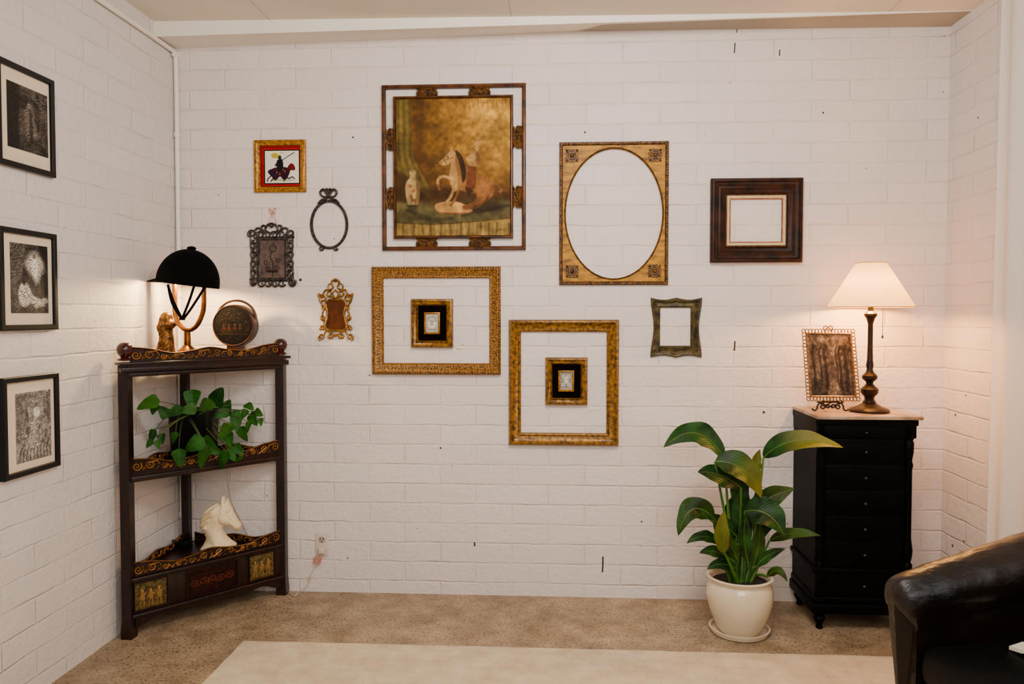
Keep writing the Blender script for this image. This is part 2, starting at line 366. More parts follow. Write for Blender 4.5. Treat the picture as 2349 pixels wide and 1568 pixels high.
# ------------------------------------------------------------------ picture painter
def vn(ny, nx, fy, fx, seed, octs=3):
    rs = np.random.RandomState(seed); out = np.zeros((ny, nx)); amp = 1; tot = 0
    for o in range(octs):
        gy, gx = int(fy * 2 ** o) + 2, int(fx * 2 ** o) + 2
        g = rs.rand(gy, gx); y = np.linspace(0, gy - 1.001, ny); x = np.linspace(0, gx - 1.001, nx)
        yi = y.astype(int); xi = x.astype(int); ty = (y - yi)[:, None]; tx = (x - xi)[None, :]
        ty = ty * ty * (3 - 2 * ty); tx = tx * tx * (3 - 2 * tx)
        a = g[yi][:, xi]; b = g[yi][:, xi + 1]; c = g[yi + 1][:, xi]; d = g[yi + 1][:, xi + 1]
        out += amp * ((a * (1 - tx) + b * tx) * (1 - ty) + (c * (1 - tx) + d * tx) * ty); tot += amp; amp *= .5
    return out / tot
class Pic:
    def __init__(s, x0, y0, x1, y1, nx, ny, base):
        s.nx, s.ny = nx, ny; s.X, s.Y = np.meshgrid(np.linspace(x0, x1, nx), np.linspace(y1, y0, ny))
        s.I = np.ones((ny, nx, 3)) * np.array(base, float)
    def mix(s, m, c):
        m = np.clip(m, 0, 1)[..., None]; s.I = s.I * (1 - m) + np.array(c, float) * m
    def poly(s, pts, c, soft=1.5, a=1, sm=True):
        if sm: pts = cr(pts, 4, True)
        s.mix(np.clip(.5 + sdf(s.X, s.Y, pts) / soft, 0, 1) * a, c)
    def ell(s, cx, cy, rx, ry, c, soft=.1, a=1):
        r = np.sqrt(((s.X - cx) / rx) ** 2 + ((s.Y - cy) / ry) ** 2); s.mix(np.clip((1 - r) / soft + .5, 0, 1) * a, c)
    def line(s, pts, w, c, a=1, soft=1):
        s.mix(np.clip(.5 + (w / 2 - pld(s.X, s.Y, pts)) / soft, 0, 1) * a, c)
    def noise(s, amp, fy, fx, seed, octs=3): s.I *= (1 + amp * (vn(s.ny, s.nx, fy, fx, seed, octs) - .5) * 2)[..., None]
    def put(s, name, f, m, parent, gain=1.0):
        nx, ny = s.nx, s.ny
        vs = [tuple(f(i / (nx - 1), j / (ny - 1))) for j in range(ny) for i in range(nx)]
        fs = [(j * nx + i, j * nx + i + 1, (j + 1) * nx + i + 1, (j + 1) * nx + i) for j in range(ny - 1) for i in range(nx - 1)]
        me = bpy.data.meshes.new(name); me.from_pydata(vs, [], fs)
        c = grade(np.clip(s.I * gain, 0, 255)); l = np.where(c <= .04045, c / 12.92, ((c + .055) / 1.055) ** 2.4)
        at = me.color_attributes.new('Col', 'FLOAT_COLOR', 'POINT'); at.data.foreach_set('color', np.concatenate([l.reshape(-1, 3), np.ones((nx * ny, 1))], 1).astype(np.float32).ravel())
        me.materials.append(m); o = bpy.data.objects.new(name, me); C.objects.link(o)
        if parent:
            o.parent = parent
            if parent.type == 'EMPTY': o.matrix_parent_inverse = Matrix.Translation(-parent.location)
        return o
def fpic(m, r, dep):
    return lambda u, v: m(r[0] + u * (r[2] - r[0]), r[3] + v * (r[1] - r[3]), dep)

# ------------------------------------------------------------------ the room
YB = -5.0
zl = onY(357, 45, -.22).z; zr = onY(2208, 21, -.22).z
def zc(x): return zl + (zr - zl) * (x - XL) / (XR - XL)
bm = B(); box(bm, XL - .2, XR + .2, 0, .15, -.1, 3.5); struct('wall_back', bm, MW)
bm = B(); box(bm, XL - .15, XL, YB, 0, -.1, 3.5); struct('wall_left', bm, MWs)
bm = B(); box(bm, XR, XR + .15, YB, 0, -.1, 3.5); struct('wall_right', bm, MWs)
bm = B(); box(bm, XL, XR, YB, 0, -.1, 0); struct('floor', bm, MFLOOR)
bm = B(); prism(bm, [(XL, zc(XL)), (XR, zc(XR)), (XR, zc(XR) + .1), (XL, zc(XL) + .1)], lambda u, v, w: V((u, w, v)), YB, 0)
ceil = struct('ceiling', bm, MCEIL)
wl = onY(400, 112).z; wr = onY(2178, 34).z
fl = onY(361, 84, -.2).z; fr = onY(2203, 26, -.2).z
bm = B()
loft(bm, [[V((x, -.2, z1)), V((x, -.2, z0)), V((x, 0, z2)), V((x, 0, z1))] for x, z0, z1, z2 in ((XL, fl, zc(XL), wl), (XR, fr, zc(XR), wr))], caps=True)
struct('trim_1', bm, MPAINT)
bm = B()
for px in (600, 1170, 2060):
    x = onY(px, 30, -.3).x
    gbox(bm, lambda a, b, c: V((a, b, zc(a) - c)), x - .002, x + .002, -4.5, -.2, 0, .001)
struct('trim_2', bm, mat('ceiling_seam', (198, 188, 170), None, 5, .8))

# conduit
bm = B()
yy = onX(230, 2, XL + .015)
tube(bm, cr([(XL + .015, -3.4, yy.z), (XL + .015, -1.5, yy.z), (XL + .015, -.12, yy.z), (XL + .016, -.04, yy.z - .02), (XL + .017, -.018, yy.z - .09), (XL + .017, -.018, 1.8), (XL + .017, -.018, .37)], 8), .011, 10)
t = thing('electrical_conduit', 'white painted pipe running along the left wall top and down the corner', 'pipe', V((XL + .017, -.018, .35)))
mk('pipe', bm, MPAINT, t)
for z in (.39, 1.5, 2.3):
    bm = B(); lathe(bm, [(.0125, z - .012), (.0155, z - .01), (.0155, z + .01), (.0125, z + .012)], (XL + .0175, -.018), 12); mk('clamp', bm, MPAINT, t)

# rug
p = onZ(540, 1487, .012); q = onZ(2070, 1485, .012)
RX0, RY = p.x, (p.y + q.y) / 2
bm = B(); n = 40
ring = [(RX0 + random.uniform(-.003, .003), RY - 2.6 * i / n) for i in range(n)] + [(RX0 + (XR - .12 - RX0) * i / n, RY - 2.6) for i in range(n)] + [(XR - .12, RY - 2.6 + 2.6 * i / n) for i in range(n)] + [(XR - .12 - (XR - .12 - RX0) * i / n, RY + random.uniform(-.003, .003)) for i in range(n)]
cx_, cy_ = (RX0 + XR) / 2, RY - 1.3
loft(bm, [[V((x, y, .0005)) for x, y in ring], [V((x, y, .009)) for x, y in ring], [V((cx_ + (x - cx_) * .995, cy_ + (y - cy_) * .995, .013)) for x, y in ring]], caps=True)
tag(mk('area_rug', bm, MRUG), 'large cream area rug lying on the concrete floor', 'rug')

# ------------------------------------------------------------------ prints on the left wall
def wallprint(pr, pl, pyt, pyb, pic, label, img):
    y1 = onX(pr, (pyt + pyb) / 2, XL + .015).y; y0 = onX(pl, (pyt + pyb) / 2, XL + .015).y
    z1 = onX(pr, pyt, XL + .015).z; z0 = onX(pr, pyb, XL + .015).z
    t = thing('framed_print', label, 'picture', V((XL, (y0 + y1) / 2, z0)), 'three black framed prints in a column on the left wall')
    def m(a, b, d): return V((XL + d, y0 + a * (y1 - y0), z0 + b * (z1 - z0)))
    w = y1 - y0; h = z1 - z0
    def rf(bm, prof): loft(bm, [[m(a / w, b / h, d) for a, b in rbox(t_, t_, w - t_, h - t_)] for t_, d in prof], wrap=True)
    bm = B(); rf(bm, [(0, .001), (0, .02), (.003, .022), (.018, .022), (.02, .018), (.02, .001)]); mk('frame', bm, MBLACK, t, 0)
    bm = B(); gbox(bm, m, .018 / w, 1 - .018 / w, .018 / h, 1 - .018 / h, .002, .010); mk('mat_board', bm, MMAT, t, 0)
    a0, a1, b0, b1 = pic
    img.put('engraving', lambda u, v: m(a0 + u * (a1 - a0), b0 + v * (b1 - b0), .0108), MPICG, t)
def engr(seed, base): return Pic(0, 0, 100, 140, 120, 168, base)
def hatch(P, seed, amp=.3):
    w_ = vn(P.ny, P.nx, 6, 5, seed, 3)
    P.I *= (1 + amp * np.sin((P.X * .9 + P.Y * 1.6 + 30 * w_)) * (.4 + w_))[..., None]
    P.noise(.3, 45, 34, seed + 1, 2)
P = engr(1, (84, 78, 71)); P.noise(.5, 9, 7, 3, 4)
P.poly([(6, 0), (30, 0), (30, 60), (24, 140), (0, 140), (0, 0)], (48, 44, 40), 8, .85)
P.poly([(44, 46), (52, 38), (60, 44), (66, 60), (72, 96), (64, 112), (46, 112), (40, 80)], (126, 118, 108), 5, .75); P.poly([(54, 50), (60, 56), (62, 110), (54, 112)], (64, 58, 52), 4, .8); P.ell(53, 38, 5, 6, (132, 124, 112), .4)
P.poly([(28, 60), (36, 52), (44, 60), (44, 110), (28, 110)], (96, 88, 80), 5, .6)
for i in range(12): P.line([(50 + i * 5, 14 + i * 2), (98, 22 + i * 7)], 1.5, (110, 104, 96), .8)
for i in range(9): P.line([(5, 112 + i * 4), (95, 106 + i * 5)], 1.5, (34, 31, 28), .6)
hatch(P, 30)
wallprint(124, -8, 187, 408, (.19, .90, .19, .82), 'black framed dark engraving, topmost of three prints on left wall', P)
P = engr(2, (84, 79, 74)); P.noise(.4, 8, 8, 9, 4); P.poly([(0, 0), (34, 0), (30, 60), (10, 84), (0, 86)], (116, 110, 102), 6, .7)
for i in range(10): P.line([(0, 6 + i * 7), (32 - i, 2 + i * 7)], 1.5, (70, 66, 60), .7)
P.poly([(46, 24), (60, 14), (76, 20), (90, 36), (84, 60), (70, 78), (58, 70), (44, 52), (38, 40)], (190, 182, 170), 14, .9)
P.poly([(56, 30), (66, 26), (72, 40), (68, 66), (58, 64)], (228, 222, 210), 6, .9); P.ell(62, 24, 4, 5, (130, 120, 110), .4)
P.poly([(26, 82), (38, 78), (50, 90), (58, 104), (78, 112), (74, 122), (52, 120), (34, 128), (22, 118), (20, 98)], (202, 196, 184), 5, .9)
P.ell(34, 78, 4.5, 5, (66, 60, 54), .4); P.line([(36, 88), (46, 104), (60, 114)], 2, (90, 84, 78), .8, 2); P.line([(24, 96), (40, 110)], 2, (110, 102, 96), .8, 2)
P.poly([(60, 118), (92, 108), (97, 118), (64, 130)], (186, 180, 168), 4, .8); P.poly([(74, 0), (100, 0), (100, 50), (88, 34)], (44, 41, 38), 8, .8); P.poly([(80, 66), (100, 60), (100, 104), (84, 100)], (54, 50, 46), 6, .7)
hatch(P, 40)
wallprint(129.5, -2, 538, 755, (.2, .86, .17, .86), 'black framed print with bright cloudy figure, middle of three on left wall', P)
P = engr(3, (140, 134, 126)); P.noise(.3, 14, 12, 5, 4); P.ell(58, 44, 9, 10, (226, 220, 210), .8); P.poly([(42, 66), (50, 54), (60, 58), (60, 90), (56, 125), (34, 128), (36, 90)], (176, 170, 160), 6, .7)
for i in range(20): P.line(cr([(3 + i * 5, 138), (8 + i * 4.6, 116), (18 + i * 4.4, 96 + (i % 4) * 8)]), 1.8, (90, 86, 80) if i % 2 else (180, 174, 164), .7)
for i in range(7): P.line([(2 + i * 4, 5), (6 + i * 5, 84)], 2.5, (94, 90, 84), .55)
for i in range(5): P.line([(98 - i * 5, 5), (92 - i * 3, 70)], 2.5, (98, 94, 88), .5)
hatch(P, 50, .2)
wallprint(134.5, 5, 853, 1067, (.24, .87, .13, .83), 'black framed pale grey forest print, lowest of three on left wall', P)

# ------------------------------------------------------------------ back wall frames
def wthing(name, label, cat, r, group=None):
    return thing(name, label, cat, V((onY((r[0] + r[2]) / 2, 700).x, 0, onY((r[0] + r[2]) / 2, r[3]).z)), group)
# red matted knight
r = (582, 320, 700, 440); m = FM(*r)
t = wthing('framed_picture', 'small gold framed picture of a mounted knight on red mat', 'picture', r)
bm = B(); rframe(bm, m, r, [(0, .001), (0, .016), (2, .02), (6, .022), (9, .017), (12, .015), (13, .008), (13, .001)]); mk('frame', bm, MGOLD2, t)
bm = B(); slab(bm, m, (594, 332, 688, 428), .002, .006); mk('red_mat', bm, MRED, t, 0)
bm = B(); slab(bm, m, (603.5, 342, 685.5, 421), .006, .0068); mk('black_border', bm, MBLACK, t, 0)
bm = B(); rframe(bm, m, (597.5, 335.5, 691 - .5, 427), [(0, .006), (0, .0066), (1.2, .0066), (1.2, .006)]); mk('mat_line', bm, MBLACK, t, 0)
P = Pic(607, 345, 683, 418, 152, 146, (222, 218, 202))
P.ell(644, 410, 30, 4, (190, 196, 160), .5)
P.line([(636, 372), (673, 349)], 1.6, (60, 50, 30)); P.line([(624, 361), (634, 352)], 1, (90, 80, 30))
P.poly([(618, 393), (626, 384), (644, 382), (656, 384), (662, 376), (671, 379), (672, 387), (664, 390), (660, 400), (648, 404), (630, 402)], (96, 24, 34), 1.2)
P.poly([(613, 392), (622, 386), (632, 388), (640, 400), (630, 412), (622, 404)], (62, 30, 60), 1.2)
P.poly([(645, 384), (657, 384), (660, 400), (652, 411), (643, 404)], (66, 26, 54), 1.2)
for a in ([(652, 402), (660, 408), (668, 404), (673, 408)], [(648, 402), (650, 414)], [(628, 404), (620, 414)], [(622, 400), (613, 408), (612, 414)]): P.line(a, 2.2, (48, 20, 24))
P.poly([(664, 374), (671, 376), (675, 386), (670, 390), (663, 384)], (120, 30, 34), 1.2)
P.poly([(635, 366), (645, 364), (648, 376), (646, 390), (636, 390), (633, 376)], (30, 30, 32), 1.2); P.ell(640, 360, 4, 4.5, (50, 50, 54), .3)
P.line([(636, 370), (630, 378), (644, 382)], 2.5, (34, 34, 38)); P.poly([(622, 352), (632, 350), (638, 356), (634, 362), (622, 358)], (186, 168, 50), 1.2); P.line([(640, 355), (643, 348), (650, 350)], 1.2, (170, 160, 60))
P.line([(622, 412), (668, 412)], .8, (110, 110, 80))
for q in ((633, 394), (640, 398), (652, 392), (648, 388)): P.ell(q[0], q[1], 1.5, 1.5, (190, 120, 60), .5)
P.put('knight_print', fpic(m, (606, 344.5, 683.5, 418.5), .0072), MPICG, t)

# pewter filigree frame
r = (569, 510, 674, 658); m = FM(*r)
t = wthing('ornate_frame', 'pewter filigree rectangular frame hung by a pink ribbon', 'picture frame', r)
bm = B(); rframe(bm, m, (590, 546, 655, 641), [(-4, .001), (-4, .008), (-1, .013), (2, .013), (4, .008), (5, .007), (5, .001)]); mk('inner_moulding', bm, MPEWT, t)
bm = B()
def scr(m, pts, w, dep, seg=6, taper=True):
    n = len(pts); s = (m(1, 0, 0) - m(0, 0, 0)).length
    tube(bm, [m(a, b, dep) for a, b in pts], [w * s * ((1 - .5 * i / n) if taper else 1) for i in range(n)], seg)
def mirror(pts, cx): return [(2 * cx - a, b) for a, b in pts]
for yy0 in (553, 574, 595, 616, 634):
    for k in (0, 1):
        s1 = spiral(581, yy0, 9, 2.5, -PI / 2 + (k * PI), 1.1)
        if k: s1 = [(a, b + 8) for a, b in s1]
        scr(m, s1, 2.6, .008); scr(m, mirror(s1, 622), 2.6, .008)
for xx0 in (596, 612, 628, 644):
    for y2, k in ((538, 1), (649, -1)):
        s1 = spiral(xx0, y2, 8.5, 2.5, PI * (.5 + .5 * k) + .3, 1.15); scr(m, s1, 2.6, .008)
for a, b, k in ((577, 535, 2.3), (577, 648, 4), (667, 535, .8), (667, 648, 5.5)):
    scr(m, spiral(a, b, 9.5, 3, k, 1.3), 3, .009)
for s1 in (cr([(622, 512), (612, 516), (608, 526), (616, 534)]), cr([(605, 532), (598, 522), (604, 516), (611, 522)]), cr([(590, 540), (584, 528), (592, 522), (600, 530)])):
    scr(m, s1, 3.2, .009); scr(m, mirror(s1, 622), 3.2, .009)
s1 = cr([(573, 530), (573, 560), (575, 590), (573, 620), (573, 652)]); scr(m, s1, 1.8, .006, taper=False); scr(m, mirror(s1, 621.5), 1.8, .006, taper=False)
ball(bm, m(622, 517, .01), .011, 2); ball(bm, m(622, 650, .01), .009, 2)
mk('filigree_border', bm, MPEWT, t)
P = Pic(594, 550, 651, 637, 100, 150, (110, 96, 90)); P.noise(.2, 6, 5, 4); P.line(cr([(630, 568), (622, 562), (616, 568), (622, 576), (630, 574), (632, 566), (624, 556)]), 2, (66, 54, 50)); P.line(cr([(622, 576), (618, 590), (624, 604), (622, 632)]), 2.2, (62, 50, 46))
for q in ((608, 600, 1), (636, 598, -1), (612, 614, 1), (632, 616, -1)): P.line([(x, y) for x, y in spiral(q[0], q[1], 7, 1.5, 0, 1.2 * q[2])], 1.8, (66, 54, 50))
P.ell(622, 622, 14, 3, (60, 48, 44), .3)
P.put('backing', fpic(m, (594, 550, 651, 637), .0065), MPICG, t)
bm = B(); tube(bm, [m(613, 512, .004), m(624, 484, .004), m(633, 512, .004)], .0012, 6)
tube(bm, [m(*p, .006) for p in cr([(624, 484), (617, 478), (620, 490), (624, 484), (631, 476), (629, 489), (624, 484)])], .0018, 6); tube(bm, [m(624, 484, .006), m(623, 500, .006)], .0015, 6)
mk('ribbon', bm, MPINK, t)

# small oval frame with bow
r = (708, 432, 797, 574); m = FM(*r)
t = wthing('picture_frame', 'small empty pewter oval frame topped with a ribbon bow', 'picture frame', r)
bm = B(); N = 48
loft(bm, [[m(753 + (44 - i_) * cos(2 * PI * k / N), 514 + (57 - i_) * sin(2 * PI * k / N), d) for k in range(N)] for i_, d in ((0, .001), (0, .008), (2, .012), (5, .012), (6.5, .006), (6.5, .001))], wrap=True)
for k in range(N):
    a = 2 * PI * k / N; ball(bm, m(753 + 40.5 * cos(a), 514 + 53.5 * sin(a), .0125), .0035, 1)
mk('oval_moulding', bm, MPEWT, t)
bm = B()
for s1 in (cr([(753, 447), (742, 434), (734, 440), (740, 450), (753, 449)]), cr([(753, 449), (744, 456), (736, 458), (728, 466)]), cr([(745, 437), (750, 433), (753, 440)])):
    scr(m, s1, 3.6, .01); scr(m, mirror(s1, 753), 3.6, .01)
ball(bm, m(753, 448, .011), .008, 2)
mk('bow', bm, MPEWT, t)
for q in (735, 768):
    bm = B(); scr(m, spiral(q, 569, 5, 2, 0, 1), 2.5, .008); mk('scroll_foot', bm, MPEWT, t)

# gold rococo frame
r = (727, 637, 810, 785); m = FM(*r); cx = 769
t = wthing('ornate_frame', 'small gold rococo scrollwork frame with brown backing', 'picture frame', r)
bm = B(); op = cr([(747, 692), (769, 687), (791, 692), (788, 722), (793, 752), (769, 758), (745, 752), (750, 722)], 5, True)
slabp = [(a, b) for a, b in op]
prism(bm, slabp, lambda u, v, w: m(u, v, w), .002, .005); mk('backing', bm, MBROWNB, t, 0)
bm = B(); tube(bm, [m(a, b, .007) for a, b in op], .006, 8, True)
for s1 in (cr([(769, 640), (760, 646), (764, 658), (755, 664), (752, 654), (758, 650)]), spiral(757, 672, 9, 2, .5, 1.2), spiral(739, 684, 9, 2.5, 3.6, 1.3), cr([(730, 672), (734, 690), (742, 704), (738, 722), (742, 742), (734, 758)]),
           spiral(737, 773, 8, 2, 2, 1.2), cr([(740, 768), (748, 758), (760, 764), (769, 770)]), spiral(756, 770, 6, 2, 0, 1.2), spiral(740, 728, 6, 2, 1, 1.1), cr([(748, 684), (742, 672), (748, 664), (758, 668)]), cr([(769, 684), (760, 676), (769, 664)]), spiral(741, 706, 5, 2, 4, 1.1), spiral(739, 752, 6, 2, 2.5, 1.1)):
    scr(m, s1, 2.8, .009); scr(m, mirror(s1, cx), 2.8, .009)
ball(bm, m(769, 642, .01), .01); ball(bm, m(769, 768, .01), .009)
mk('scroll_border', bm, MBRASSF, t)

# large painting
r = (875, 191, 1206, 573); m = FM(*r, .03)
t = wthing('framed_painting', 'large framed painting of a horse and rider figurine beside a vase', 'painting', r)
bm = B(); rframe(bm, m, r, [(0, .004), (0, .02), (2, .026), (5, .028), (8, .024), (9, .018), (9, .004)]); mk('outer_frame', bm, MBRZ, t)
bm = B(); rframe(bm, m, (902, 218, 1177, 546), [(0, .004), (0, .026), (2, .034), (4, .035), (6, .03), (7, .024), (7, .004)]); mk('inner_frame', bm, MBRZ, t)
def ornament(a0, b0, a1, b1):
    global bm
    bm = B(); hor = (a1 - a0) > (b1 - b0); L = (a1 - a0) if hor else (b1 - b0); W = (b1 - b0) if hor else (a1 - a0)
    cxx, cyy = (a0 + a1) / 2, (b0 + b1) / 2
    def T(p): return (cxx + p[0], cyy + p[1]) if hor else (cxx + p[1], cyy + p[0])
    for sx in (-1, 1):
        for pts in (spiral(.16 * L, 0, .36 * W, .1 * W, 0, 1.4), spiral(.37 * L, .08 * W, .3 * W, .08 * W, PI, -1.4), cr([(0, -.4 * W), (.14 * L, -.48 * W), (.3 * L, -.34 * W), (.46 * L, -.44 * W)]), cr([(0, .36 * W), (.14 * L, .48 * W), (.3 * L, .38 * W), (.48 * L, .44 * W)])):
            scr(m, [T((sx * p[0], p[1])) for p in pts], 2.6, .017, 6, False)
    q = m(cxx, cyy, .017); ball(bm, q, .008)
    prism(bm, [T((L * .5 * cos(a_) * (.86 + .12 * cos(6 * a_)), W * .5 * sin(a_))) for a_ in [k * PI / 12 for k in range(24)]], lambda u, v, w: m(u, v, w), .008, .013)
    mk('carved_bracket', bm, MGOLDD, t)
for q in ((955, 199, 1005, 219), (1075, 199, 1126, 219), (953, 545, 1004, 566), (1075, 545, 1127, 566), (883, 290, 903, 342), (883, 426, 903, 478), (1176, 288, 1197, 340), (1176, 426, 1197, 476)): ornament(*q)
P = Pic(908, 224, 1171, 540, 262, 315, (150, 116, 58))
X, Y = P.X, P.Y
g = np.clip((X - 950) / 170, 0, 1) * np.clip((450 - Y) / 190, 0, 1) ** .8
P.I = np.array((118, 88, 40.)) * (1 - g[..., None]) + np.array((182, 144, 72.)) * g[..., None]
P.mix(np.clip((Y - 390) / 70, 0, 1) * .7, (92, 68, 36)); P.noise(.2, 6, 5, 11, 4); P.noise(.12, 40, 30, 12, 2)
P.mix(np.exp(-((X - 962) / 14) ** 2) * np.clip((420 - Y) / 60, 0, 1) * .6, (84, 60, 28))
for i in range(26):
    P.line([(985 + i * 7, 226), (985 + i * 7 + (i % 3) * 2, 236 + (i * 29) % 18)], 2.5, (126, 94, 48), .5, 3)
P.poly([(905, 220), (940, 220), (944, 300), (950, 360), (985, 430), (975, 450), (930, 400), (905, 395)], (118, 102, 56), 4)
for i, (a, b) in enumerate(((912, (80, 70, 40)), (919, (140, 122, 72)), (926, (84, 72, 40)), (934, (132, 114, 62)), (940, (86, 70, 36)))):
    P.line(cr([(a, 222), (a + 1, 300), (a + 3, 360), (a + 18 + i * 3, 420)]), 4, b, .5, 6)
P.poly([(905, 395), (935, 400), (975, 450), (985, 470), (905, 470)], (80, 62, 34), 10, .8)
P.poly([(905, 462), (1175, 452), (1175, 545), (905, 545)], (96, 88, 58), 5, 1, False)
P.mix(np.clip((Y - 455) / 10, 0, 1) * (vn(P.ny, P.nx, 14, 5, 20) - .25) * .8, (130, 118, 78))
P.poly([(905, 508), (980, 512), (1070, 508), (1175, 498), (1175, 545), (905, 545)], (142, 120, 72), 4, 1, False)
for i in range(24):
    x = 910 + i * 11 + (i * 37 % 7); P.line([(x, 512), (x + (i % 3 - 1) * 3, 542)], 3.2, (88, 72, 40) if i % 2 else (172, 150, 96), .7, 4)
P.line(cr([(905, 508), (980, 513), (1070, 509), (1175, 499)]), 2.5, (70, 62, 38), .8, 3)
for q in ([(930, 480), (990, 500), (1040, 500)], [(1060, 494), (1120, 482), (1170, 470)], [(960, 498), (1010, 508)]): P.line(cr(q), 5, (66, 62, 42), .7, 6)
P.poly([(960, 430), (1175, 440), (1175, 458), (980, 466)], (86, 62, 36), 12, .7)
P.poly([(938, 390), (954, 390), (952, 404), (962, 418), (962, 445), (955, 470), (937, 470), (930, 445), (930, 418), (940, 404)], (172, 148, 102), 2)
P.poly([(954, 405), (962, 418), (962, 445), (955, 470), (950, 468), (954, 440)], (116, 94, 56), 4, .7)
for q in ((940, 425), (948, 436), (942, 448), (950, 458)): P.ell(q[0], q[1], 4, 4.5, (144, 88, 54), .5, .7)
P.ell(944, 455, 3, 6, (92, 98, 78), .5, .7); P.ell(946, 471, 12, 3, (64, 50, 30), .5, .7); P.line([(938, 391), (954, 391)], 2, (124, 102, 64), .8)
P.ell(1100, 474, 54, 12, (64, 48, 30), .6, .7)
P.poly([(1000, 466), (1050, 462), (1084, 480), (1070, 488), (1010, 488)], (180, 140, 88), 2)
P.poly([(1002, 482), (1012, 490), (1072, 490), (1085, 481), (1072, 487), (1014, 486)], (126, 92, 54), 2)
P.poly([(1090, 408), (1112, 404), (1130, 414), (1136, 432), (1130, 450), (1116, 462), (1100, 474), (1078, 480), (1062, 478), (1064, 470), (1086, 462), (1094, 448), (1084, 430)], (132, 94, 54), 3)
P.ell(1112, 434, 16, 20, (150, 110, 66), .6, .7); P.line(cr([(1120, 452), (1108, 466), (1088, 474)]), 4, (90, 62, 36), .7, 3)
P.line(cr([(1130, 416), (1142, 424), (1150, 434), (1148, 440)]), 4, (136, 102, 60), 1, 3)
P.poly([(1042, 394), (1066, 388), (1098, 402), (1106, 424), (1090, 442), (1064, 438), (1046, 426)], (146, 108, 64), 3)
HC = (172, 136, 88)
P.poly([(1040, 346), (1050, 350), (1056, 370), (1060, 398), (1056, 428), (1044, 438), (1034, 424), (1030, 402), (1034, 380)], HC, 2)
P.poly([(1048, 352), (1056, 370), (1060, 398), (1056, 430), (1050, 434), (1050, 400), (1044, 370)], (134, 100, 58), 4, .8)
P.poly([(1034, 343), (1044, 347), (1045, 360), (1037, 370), (1024, 377), (1011, 375), (1008, 369), (1016, 362), (1026, 352)], (184, 148, 98), 1.6)
P.poly([(1044, 344), (1056, 350), (1066, 372), (1070, 400), (1062, 418), (1058, 392), (1052, 366)], (74, 52, 32), 3, .95)
P.line([(1036, 346), (1035, 338)], 2.6, (180, 144, 94)); P.line([(1042, 346), (1043, 338)], 2.2, (144, 110, 66)); P.ell(1028, 359, 1.8, 1.8, (46, 34, 20), .4); P.ell(1012, 372, 1.5, 1.5, (74, 50, 30), .4)
P.line([(1018, 362), (1025, 376)], 1.2, (104, 56, 32)); P.line([(1040, 360), (1018, 366)], 1.2, (104, 56, 32)); P.line([(1034, 372), (1030, 400), (1036, 428)], 1.2, (120, 84, 44), .6)
P.line(cr([(1040, 410), (1020, 403), (1006, 408), (1004, 422)]), 6.5, HC, 1, 2); P.line([(1003, 422), (1008, 433)], 5.5, (130, 98, 58), 1, 2); P.line(cr([(1036, 414), (1018, 409), (1010, 414)]), 2, (120, 84, 44), .7, 2)
P.line(cr([(1042, 430), (1034, 450), (1022, 466), (1016, 477)]), 6.5, HC, 1, 2); P.line(cr([(1052, 434), (1044, 456), (1034, 470)]), 5, (134, 100, 58), 1, 2)
P.poly([(1076, 374), (1090, 372), (1093, 398), (1090, 430), (1078, 432), (1070, 426), (1072, 400)], (120, 78, 46), 2)
P.poly([(1080, 350), (1092, 344), (1102, 350), (1104, 362), (1097, 378), (1080, 380), (1072, 368)], (170, 134, 86), 2)
P.line(cr([(1084, 354), (1072, 360), (1076, 367), (1090, 362)]), 4.2, (184, 148, 98), 1, 2); P.poly([(1092, 350), (1102, 352), (1102, 372), (1094, 378)], (118, 86, 50), 4, .7); P.ell(1095, 338, 4.6, 6.2, (186, 150, 100), .3)
P.ell(1092.5, 337, 1, 1.2, (90, 60, 34), .5); P.poly([(1090, 332), (1093, 318), (1102, 314), (1105, 322), (1101, 333)], (178, 142, 86), 1.5); P.line([(1092, 322), (1104, 319)], 1.2, (120, 84, 44), .8); P.line([(1101, 336), (1110, 333)], 1.5, (140, 100, 52))
P.poly([(1068, 428), (1080, 430), (1086, 440), (1072, 442)], (80, 54, 34), 2, .9); P.line([(1074, 440), (1078, 452)], 3, (70, 48, 30), .9)
P.line(cr([(1140, 530), (1150, 526), (1160, 530)]), 1.2, (60, 40, 20), .8)
P.noise(.16, 30, 24, 31, 2); P.noise(.14, 9, 8, 32, 2)
P.put('canvas', fpic(m, (908.5, 224.5, 1170.5, 539.5), .022), MPIC, t)

# gold frames and small relief frames
def gframe(r, prof, label, mt, beads=None, name='empty_frame'):
    global bm
    m = FM(*r, .03); t = wthing(name, label, 'picture frame', r)
    bm = B(); rframe(bm, m, r, prof); mk('moulding', bm, mt, t)
    if beads:
        for ins, dep, sp, rad, mb in beads:
            bm = B(); c = rbox(r[0] + ins, r[1] + ins, r[2] - ins, r[3] - ins)
            for i in range(4):
                a, b = c[i], c[(i + 1) % 4]; L = math.dist(a, b); k = int(L / sp)
                for j in range(k):
                    q = (a[0] + (b[0] - a[0]) * j / k, a[1] + (b[1] - a[1]) * j / k); ball(bm, m(*q, dep), rad, 1)
            mk('beading', bm, mb, t)
    return t, m
gframe((852, 611, 1148, 859), [(0, .001), (0, .022), (3, .03), (7, .03), (9, .025), (17, .02), (22, .016), (24, .018), (26, .012), (26, .001)], 'empty gold landscape frame surrounding a small face medallion frame', MGOLD, [(4, .029, 6, .005, MGOLDD), (13, .021, 8, .0062, MGOLD), (17.5, .018, 6, .004, MGOLDD), (23, .016, 4.5, .003, MGOLD2)])
gframe((1167, 733, 1420, 1022), [(0, .001), (0, .02), (3, .032), (6, .034), (9, .028), (16, .018), (21, .016), (24, .02), (27, .016), (28, .01), (28, .001)], 'empty gold portrait frame, lowest on the wall, surrounding a small relief', MGOLDH, None)
